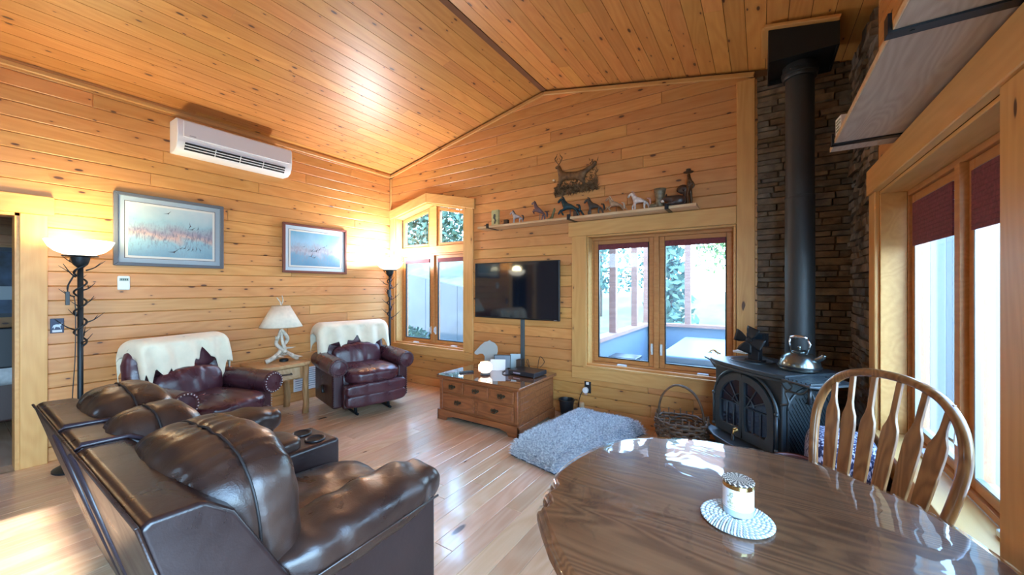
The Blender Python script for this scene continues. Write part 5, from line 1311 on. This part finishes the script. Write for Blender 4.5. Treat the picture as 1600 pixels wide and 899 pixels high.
# flue
fl = empty('stovepipe', 'tall black stovepipe rising from stove to ceiling', 'stovepipe', (.241, 3.497, HZ+zt_s))
MB().lathe([(.11, 0), (.11, .02), (.098, .03), (.092, .05)], 32).build('flue_collar', CAST, fl, smooth=True, angle=40)
MB().lathe([(.090, .04), (.090, 1.22), (.0915, 1.222), (.0915, 1.236), (.087, 1.238), (.087, 2.32)], 40).build('pipe', PIPEM, fl, smooth=True, angle=30)
MB().lathe([(.10, 2.10), (.104, 2.105), (.104, 2.125), (.112, 2.13), (.112, 2.155), (.104, 2.16), (.104, 2.32)], 36).build('storm_collar', PIPEM, fl, smooth=True, angle=40)
cbx = empty('ceiling_support_box', 'square black ceiling support box around top of stovepipe', 'flue box', (.241, 3.45, 3.02))
zc0 = zc(.241)-3.02
for a, b, c, d in ((-.19, .19, -.195, -.185), (-.19, .19, .185, .195), (-.195, -.185, -.19, .19), (.185, .195, -.19, .19)):
    MB().add([(a, c, .0), (b, c, .0), (b, d, .0), (a, d, .0), (a, c, zc0-.2*a), (b, c, zc0-.2*b), (b, d, zc0-.2*b), (a, d, zc0-.2*a)], [(3, 2, 1, 0), (4, 5, 6, 7), (0, 1, 5, 4), (1, 2, 6, 5), (2, 3, 7, 6), (3, 0, 4, 7)]).build('side', BLACK, cbx)
MB().box(-.185, .185, -.185, .185, .03, .035).build('bottom_plate', BLACK, cbx)
for (c0, ax, L_) in (((-.01, -.215, zc0+.002), (1, 0, -.2), .42), ((-.21, 0, zc0+.042), (0, 1, 0), .40)):
    d_ = Vector(ax).normalized(); ay_ = Vector((0, 1, 0)) if abs(d_.x) > .5 else Vector((1, 0, -.2)).normalized()
    board('wood_trim', c0, tuple(d_), tuple(-ay_ if abs(d_.x) > .5 else ay_), L_, .045, .02, TRIM, cbx)
# stove fan and kettle
sf = empty('stove_fan', 'black heat powered stove fan on top of stove', 'fan', (-.035, 3.451, HZ+zt_s+.002), R(-28)); sf.scale = (1.25, 1.25, 1.15)
MB().box(-.05, .05, -.03, .03, 0, .012).box(-.032, .032, -.022, .022, .012, .10).build('stand', BLACKP, sf, bevel=.004)
for k in range(6): MB().box(-.045, .045, -.012+.014*k, -.008+.014*k, .10, .185).build('fin', P('fan_fin_blue_black', (.03, .05, .07), .3, .7) if k == 0 else sf.children[-1].data.materials[0], sf)
MB().lathe([(.018, 0), (.018, .05), (.008, .054)], 16, M=T(0, -.02, .145) @ RX(R(90))).build('motor', BLACK, sf, smooth=True, angle=40)
for k in range(4):
    M = T(0, -.068, .145) @ RY(R(90*k+20)) @ RX(R(0))
    MB().grid(6, 6, lambda u, v: ((.012+.03*math.sin(math.pi*v*.5))*(u-.5)*2, -.012*(u-.5), .012+.075*v), M).build('blade', BLACK, sf, smooth=True, solid=.0015)
MB().box(-.11, -.03, -.05, .03, .045, .06).build('guard_tab', P('pale_tab', (.52, .46, .40), .5), sf, bevel=.003)
sc = empty('brass_lizard_ornament', 'small brass curled ornament at left end of stove top', 'ornament', (-.33, 3.62, HZ+zt_s+.002))
MB().tube(spline([(-.04, 0, .008), (-.02, .01, .03), (.0, 0, .035), (.02, -.01, .02), (.05, -.015, .008)], 5), [.006]*10+[.008]*6+[.006]*5, 7).build('body', BRASS, sc, smooth=True)
for a, b in ((-.03, .02), (.02, -.025)): MB().tube([(a, 0, .02), (a+.01, b, .004)], .004, 5).build('leg', BRASS, sc)
kt = empty('kettle', 'dark steel kettle with upright bail handle on the stove', 'kettle', (.222, 3.248, HZ+zt_s-.004))
KM = P('dark_steel_kettle', (.20, .22, .21), .22, .95)
MB().lathe([(.10, .004), (.118, .012), (.122, .035), (.116, .065), (.098, .098), (.070, .122), (.048, .132)], 36).build('body', KM, kt, smooth=True, angle=50)
MB().lathe([(.123, .028), (.126, .034), (.123, .040)], 36, cap=False).build('base_band', BLACK, kt, smooth=True)
MB().lathe([(.047, .130), (.048, .137), (.03, .146), (.008, .150), (.012, .160), (.008, .168)], 24).build('lid', KM, kt, smooth=True, angle=50)
MB().tube(spline([(.085, -.05, .085), (.115, -.068, .11), (.125, -.075, .13)], 4), [.022, .02, .018, .017, .016, .015, .014, .014, .013], 12).build('spout', KM, kt, smooth=True)
hd_ = [(-.045, 0, .128), (-.058, 0, .19), (-.05, 0, .225)], [(.045, 0, .128), (.062, 0, .185), (.045, 0, .225)]
hM = RZ(R(-20))
for hp2 in hd_: MB().tube(hp2, .0055, 8, M=hM).build('handle_arm', STEEL, kt, smooth=True)
MB().tube([(-.05, 0, .225), (-.02, 0, .234), (.02, 0, .234), (.045, 0, .225)], .011, 10, M=hM).build('handle_grip', STEEL, kt, smooth=True)
# basket
bk_ = empty('twig_basket', 'woven twig basket with tall hoop handle on the hearth', 'basket', (-.56, 3.46, HZ))
TW = P('brown_twigs', (.10, .050, .024), .7, noise=.5, nscale=30, bump=.4)
mb = MB(); rnd = random.Random(6)
for k in range(9):
    z = .02+.028*k; r = .125+.045*math.sin(min(1, k/6)*1.5)
    pts = []
    for j in range(72):
        a = 2*math.pi*j/72; w_ = .008*math.sin(a*13+math.pi*(k % 2)); e = 1.0+.22*abs(math.cos(a))
        pts.append(((r+w_)*math.cos(a)*1.2, (r+w_)*math.sin(a)*.95, z+.004*math.sin(a*5+k)))
    mb.tube(pts, .0105, 5, closed=True)
for k in range(26):
    a = 2*math.pi*k/26; h_ = .27+rnd.uniform(-.02, .04)
    mb.tube([(.125*1.2*math.cos(a), .125*.95*math.sin(a), 0), (.17*1.2*math.cos(a), .17*.95*math.sin(a), .13), (.172*1.2*math.cos(a+.05), .172*.95*math.sin(a+.05), h_)], .006, 5)
o = mb.build('weave', TW, bk_, smooth=True); o['kind'] = 'stuff'
MB().lathe([(.12, 0), (.12, .012)], 24, M=SC(1.2, .95, 1)).build('bottom', TW, bk_)
for dx in (0, .012): MB().tube(spline([(-.19, dx, .14), (-.185, dx, .30), (-.15, dx*2, .44), (-.05, dx, .53), (.07, dx*2, .50), (.15, dx, .38), (.19, dx, .14)], 8), .008, 7).build('handle', TW, bk_, smooth=True)
# ================================================================== pouf and basket of kindling right of the stove
pf_ = empty('patterned_pouf', 'navy and white patterned pouf under the side window behind chair', 'pouf', (.39, 2.86, HZ))
PFM, t, b = newmat('navy_white_fabric')
c = N(t, 'TexCoord'); mp = N(t, 'Mapping'); mp.inputs['Scale'].default_value = (60, 60, 22); mp.inputs['Rotation'].default_value = (.4, .5, .2); t.links.new(c.outputs['Object'], mp.inputs[0])
n1 = N(t, 'TexNoise', i_Scale=1.5, i_Detail=2.0); t.links.new(mp.outputs[0], n1.inputs['Vector'])
t.links.new(ramp(t, n1.outputs['Fac'], [(.50, (.018, .020, .065)), (.56, (.52, .50, .60))]), b.inputs['Base Color']); b.inputs['Roughness'].default_value = .8
cushion(.165, .20, .26, 5, 14, wr=lambda d, q: .006*nz(q.x*8, q.y*8, q.z*8)).build('cover', PFM, pf_, smooth=True, mw=T(0, 0, .264))
kb = empty('rust_red_basket', 'tall rust red tub beside the stove, near the chair', 'tub', (.16, 2.52, .001))
MB().lathe([(.09, 0), (.105, .25), (.115, .48), (.112, .485), (.105, .48), (.096, .25), (.08, .015)], 28).build('tub', P('rust_red', (.085, .016, .009), .5), kb, smooth=True, angle=40)
MB().lathe([(.114, .475), (.12, .483), (.114, .49)], 28, cap=False).build('rim', P('rust_rim', (.12, .025, .01), .5), kb, smooth=True)
# ================================================================== shelf above the side window
rs = empty('side_shelf', 'grey oak shelf on black straps above the side window', 'shelf', (.45, 1.25, 2.155))
board('shelf_board', (0, 0, .022), (0, 1, 0), (1, 0, 0), 2.86, .262, .022, OAKG, rs, ch=.002)
MB().box(-.1345, -.131, -1.43, 1.43, 0, .022).build('edge_band', SHELFM, rs)
for yy in (1.29, .27):
    MB().box(-.136, .131, yy-.02, yy+.02, -.007, -.0005).box(-.145, -.136, yy-.02, yy+.02, -.007, .05).build('strap_bracket', BLACK, rs)
    MB().cyl((-.09, yy, -.009), .006, .003, 8).build('screw', BLACK, rs)
pc = empty('patterned_card', 'small white card with grey green pattern on end of side shelf', 'card', (.345, 2.55, 2.1775), R(8))
MB().box(-.012, .012, -.04, .04, 0, .115).build('block', WHITE, pc, bevel=.002)
mb = MB(); rnd = random.Random(9)
for i in range(4):
    for j in range(6):
        if rnd.random() < .8: mb.box(-.0128, -.012, -.033+.017*i, -.033+.017*i+.012, .012+.016*j, .012+.016*j+.010)
o = mb.build('pattern', P('grey_green_ink', (.18, .24, .17), .6), pc); o['kind'] = 'stuff'
# ================================================================== dining table
tb = empty('dining_table', 'oak dining table with scalloped edge in foreground', 'table', (-.03, 1.235, 0))
left = [(-.378, .806), (-.461, .879), (-.520, .945), (-.553, .985), (-.574, 1.012), (-.566, 1.03), (-.560, 1.048), (-.574, 1.07), (-.594, 1.088), (-.600, 1.112), (-.590, 1.135), (-.592, 1.155), (-.612, 1.175), (-.622, 1.21), (-.628, 1.26), (-.624, 1.33), (-.614, 1.40), (-.585, 1.52), (-.535, 1.632), (-.48, 1.705), (-.405, 1.768), (-.30, 1.818), (-.20, 1.848), (-.087, 1.864), (.03, 1.872)]
right = [(.10, 1.869), (.159, 1.860), (.24, 1.822), (.32, 1.757), (.413, 1.661), (.477, 1.545), (.520, 1.42), (.535, 1.30), (.540, 1.2), (.53, 1.05), (.49, .93), (.40, .80), (.26, .69), (.10, .63), (-.1, .65), (-.26, .72)]
ol_ = [(x+.03, y-1.235) for x, y in left+right]
def inset(p, d):
    n = len(p); out_ = []
    for i in range(n):
        a, b = Vector(p[i-1]), Vector(p[(i+1) % n]); t_ = (b-a).normalized(); nn = Vector((t_.y, -t_.x))
        out_.append((p[i][0]+nn.x*d, p[i][1]+nn.y*d))
    return out_
def loops(levels):
    n = len(ol_); mb = MB(); vs_, fs_ = [], []
    for d, z in levels: vs_ += [(x, y, z) for x, y in inset(ol_, d)]
    for k in range(len(levels)-1):
        for i in range(n): fs_.append((k*n+i, k*n+(i+1) % n, (k+1)*n+(i+1) % n, (k+1)*n+i))
    fs_.append(tuple(range(n))); fs_.append(tuple((len(levels)-1)*n+i for i in range(n))[::-1])
    return mb.add(vs_, fs_)
# outline runs clockwise, so its inward normal is (t.y, -t.x)
loops([(.0, .708), (-.0, .722), (.004, .732), (.014, .738), (.018, .746), (.024, .750)]).build('table_top', OAKT, tb, smooth=True, angle=35)
loops([(.06, .62), (.06, .708)]).build('apron', OAKT, tb)
MB().lathe([(.10, .10), (.075, .16), (.06, .22), (.085, .32), (.11, .42), (.08, .52), (.10, .60), (.16, .62)], 28).build('pedestal', OAKT, tb, smooth=True)
for k in range(4):
    a = R(45+90*k); MB().tube(spline([(.05*math.cos(a), .05*math.sin(a), .16), (.20*math.cos(a), .20*math.sin(a), .12), (.36*math.cos(a), .36*math.sin(a), .035)], 5), [.045]*5+[.036]*4+[.03, .028], 10).build('foot', OAKT, tb, smooth=True)
PLASTIC = bpy.data.materials.new('clear_vinyl'); PLASTIC.use_nodes = True; t = PLASTIC.node_tree; t.nodes.clear()
o1 = N(t, 'OutputMaterial'); mx = N(t, 'MixShader'); tr_ = N(t, 'BsdfTransparent'); gl = N(t, 'BsdfGlossy', i_Roughness=.03); lw = N(t, 'LayerWeight', i_Blend=.5); tr_.inputs[0].default_value = (.97, .98, .99, 1)
t.links.new(mth(t, 'ADD', .05, mth(t, 'MULTIPLY', mth(t, 'POWER', lw.outputs['Facing'], 4.0), .9)), mx.inputs[0]); t.links.new(tr_.outputs[0], mx.inputs[1]); t.links.new(gl.outputs[0], mx.inputs[2]); t.links.new(mx.outputs[0], o1.inputs[0])
c = N(t, 'TexCoord'); n1 = N(t, 'TexNoise', i_Scale=4.5, i_Detail=2.0, i_Distortion=1.5); t.links.new(c.outputs['Object'], n1.inputs['Vector'])
bu = N(t, 'Bump', i_Strength=.16, i_Distance=.010); t.links.new(n1.outputs['Fac'], bu.inputs['Height']); t.links.new(bu.outputs[0], gl.inputs['Normal'])
ins = inset(ol_, .012); n = len(ins); rings = [(1, .7525), (.97, .7525), (.8, .7525), (.5, .7525), (.2, .7525)]
mb = MB(); hem = inset(ol_, -.004)
vs_ = [(x, y, .728+.006*math.sin(i*1.7)) for i, (x, y) in enumerate(hem)]+[(x, y, .7515) for x, y in ins]
for f, z in rings[1:]: vs_ += [(x*f, y*f, z+.0006*math.sin(i*2.1+f*9)) for i, (x, y) in enumerate(ins)]
fs_ = []
for k in range(5):
    for i in range(n): fs_.append((k*n+i, (k+1)*n+i, (k+1)*n+(i+1) % n, k*n+(i+1) % n))
fs_.append(tuple(5*n+i for i in range(n))[::-1])
tag(mb.add(vs_, fs_).build('clear_table_cover', PLASTIC, None, smooth=True, angle=50, mw=T(-.03, 1.235, 0)), 'clear vinyl cover over the oak dining table', 'table cover')
# braided coaster and candle
ZC = .7535
co = empty('braided_coaster', 'round white braided coaster under the candle jar', 'coaster', (-.058, 1.262, ZC))
cm, t, b = newmat('braided_cotton'); c = N(t, 'TexCoord'); sp = N(t, 'SeparateXYZ'); t.links.new(c.outputs['Object'], sp.inputs[0])
CB1 = P('white_braid', (.82, .84, .82), .7); CB2 = P('grey_braid', (.42, .46, .46), .7)
MB().lathe([(.088, 0), (.09, .003), (.001, .003)], 40).build('backing', CB2, co)
mbs = [MB(), MB()]
for ring_ in range(7):
    r = .020+ring_*.0112; n = int(26+ring_*8)
    for k in range(n):
        a = 2*math.pi*k/n; tw = .62
        p0 = Vector((r*math.cos(a)-.0055*math.cos(a), r*math.sin(a)-.0055*math.sin(a), .005)); p1 = Vector(((r+.0055)*math.cos(a+tw*.011/r*.8), (r+.0055)*math.sin(a+tw*.011/r*.8), .005))
        mbs[0 if k % 2 else 1].tube([p0, (p0+p1)/2+Vector((0, 0, .0022)), p1], [.0022, .0032, .0022], 5)
for i, mb in enumerate(mbs):
    o = mb.build('braid', (CB1, CB2)[i], co, smooth=True); o['kind'] = 'stuff'
cd = empty('candle_jar', 'white candle jar with gold band and patterned lid on coaster', 'candle', (-.055, 1.290, ZC+.0075))
r0 = .040
MB().lathe([(r0-.003, 0), (r0, .003), (r0, .019), (r0-.0002, .020)], 40).build('glass_base', P('blue_grey_glass', (.40, .50, .55), .08, coat=.5), cd, smooth=True, angle=40)
MB().lathe([(r0, .020), (r0, .078)], 48, cap=False).build('label_wrap', P('white_label', (.78, .78, .82), .4), cd, smooth=True)
MB().lathe([(r0, .078), (r0+.0008, .0785), (r0+.0008, .090), (r0-.003, .0915)], 48, cap=False).build('gold_band', GOLD, cd, smooth=True, angle=40)
lidm, t, b = newmat('lid_pattern'); c = N(t, 'TexCoord'); sp = N(t, 'SeparateXYZ'); t.links.new(c.outputs['Object'], sp.inputs[0])
rr_ = mth(t, 'SQRT', mth(t, 'ADD', mth(t, 'POWER', sp.outputs['X'], 2.0), mth(t, 'POWER', sp.outputs['Y'], 2.0))); an = mth(t, 'ARCTAN2', sp.outputs['Y'], sp.outputs['X'])
pt_ = mth(t, 'SINE', mth(t, 'ADD', mth(t, 'MULTIPLY', an, 18.0), mth(t, 'MULTIPLY', mth(t, 'PINGPONG', rr_, .0035), 900.0)))
t.links.new(ramp(t, pt_, [(.48, (.05, .03, .02)), (.52, (.72, .62, .5))]), b.inputs['Base Color']); b.inputs['Roughness'].default_value = .4
MB().lathe([(r0+.0015, .0915), (r0+.002, .094), (r0, .097), (.001, .098)], 48).build('lid', lidm, cd, smooth=True, angle=40)
# flower motif and small lettering on the label, curved onto the jar
fa = R(-112)
def on_jar(s_, z, e=.0006): return ((r0+e)*math.cos(fa+s_/r0), (r0+e)*math.sin(fa+s_/r0), z)
rnd = random.Random(1); mb = MB(); mg = MB()
for k in range(20):
    s_, z = rnd.gauss(-.004, .005), rnd.uniform(.030, .070)
    (mb if k % 2 else mg).add([on_jar(s_-.003, z), on_jar(s_, z-.003), on_jar(s_+.003, z), on_jar(s_, z+.003)], [(0, 1, 2, 3)])
mb.build('flower_motif', P('motif_gold', (.55, .48, .28), .5), cd); mg.build('leaf_motif', P('motif_green', (.33, .38, .28), .5), cd)
MB().grid(10, 2, lambda u, v: on_jar(-.03+.06*u, .0245+.0012*v)).build('label_line', P('motif_text', (.4, .38, .4), .5), cd)
# ================================================================== dining chair
ch = empty('dining_chair', 'oak hoop back dining chair with arrow slats pushed to table', 'chair', (.168, 1.876, 0), R(-52))
LM = Matrix(((1, 0, 0, 0), (0, .2, 1, .11), (0, 1, 0, 0), (0, 0, 0, 1)))       # (x, z, t) -> leaning back plane
def lean(x, z): return (x, .2+.2*(z-.45), z)
hp3 = [lean(x, z) for x, z in ((-.205, .455), (-.245, .62), (-.268, .76), (-.272, .86), (-.245, .955), (-.185, 1.025), (-.10, 1.06), (0, 1.07), (.10, 1.06), (.185, 1.025), (.245, .955), (.272, .86), (.268, .76), (.245, .62), (.205, .455))]
MB().tube(spline(hp3, 6), .0195, 10, flat=.85).build('hoop', OAKV, ch, smooth=True)
for i, (xt, xb) in enumerate(((-.212, -.150), (-.135, -.092), (-.047, -.031), (.047, .031), (.135, .092), (.212, .150))):
    top_ = .98+.075*math.sqrt(max(0, 1-(xt/.25)**2))
    zl = [(.46, .017), (.56, .020), (.70, .026), (.84, .029), (.875, .026), (.905, .015), (.93, .0105), (top_, .010)]
    def cx_(z): return xb+(xt-xb)*(z-.46)/(top_-.46)
    poly = [(cx_(z)-w_, z) for z, w_ in zl]+[(cx_(z)+w_, z) for z, w_ in reversed(zl)]
    MB().prism(poly[::-1], -.007, .007, LM).build('slat', OAKV, ch, bevel=.003, seg=2)
st = []
for k in range(36):
    a = 2*math.pi*k/36; c_, s_ = math.cos(a), math.sin(a); d = (abs(c_)**3+abs(s_)**3)**(1/3)
    st.append((c_/d*(.225-.02*s_), s_/d*.225))
MB().prism(st, .425, .458).build('seat', OAKC, ch, bevel=.012, seg=3)
for sx_ in (-1, 1):
    for sy_ in (-1, 1):
        MB().tube([(sx_*.15, sy_*.15, .43), (sx_*.165, sy_*.165, .34), (sx_*.175, sy_*.175, .22), (sx_*.185, sy_*.19, .12), (sx_*.195, sy_*.205, 0)], [.016, .022, .017, .023, .014], 12).build('leg', OAKV, ch, smooth=True)
    MB().tube([(sx_*.178, -.178, .20), (sx_*.178, 0, .20), (sx_*.178, .178, .20)], [.010, .015, .010], 10).build('stretcher', OAKC, ch, smooth=True)
MB().tube([(-.175, 0, .20), (0, 0, .20), (.175, 0, .20)], [.010, .015, .010], 10).build('stretcher', OAKC, ch, smooth=True)

GROUPS = {'horse_figurine': 'horse figurines on the wall shelves', 'recliner': 'leather recliners along the left wall', 'hide_throw': 'hide throws on the recliners', 'framed_picture': 'waterfowl prints on the left wall',
          'floor_lamp': 'twig floor lamps', 'wall_shelf': 'wall shelves on the back wall', 'photo_card': 'cards on the chest', 'loose_cord': 'cords on the chest', 'small_block': 'small blocks on the wall shelves',
          'conifer_tree': 'trees outdoors', 'leafy_tree': 'trees outdoors', 'spruce_tree': 'trees outdoors', 'garden_bush': 'bushes outdoors', 'porch_column': 'porch columns outdoors'}
for o in S.objects:
    g = GROUPS.get(o.name.split('.')[0])
    if g and o.parent is None and o.get('label'): o['group'] = g
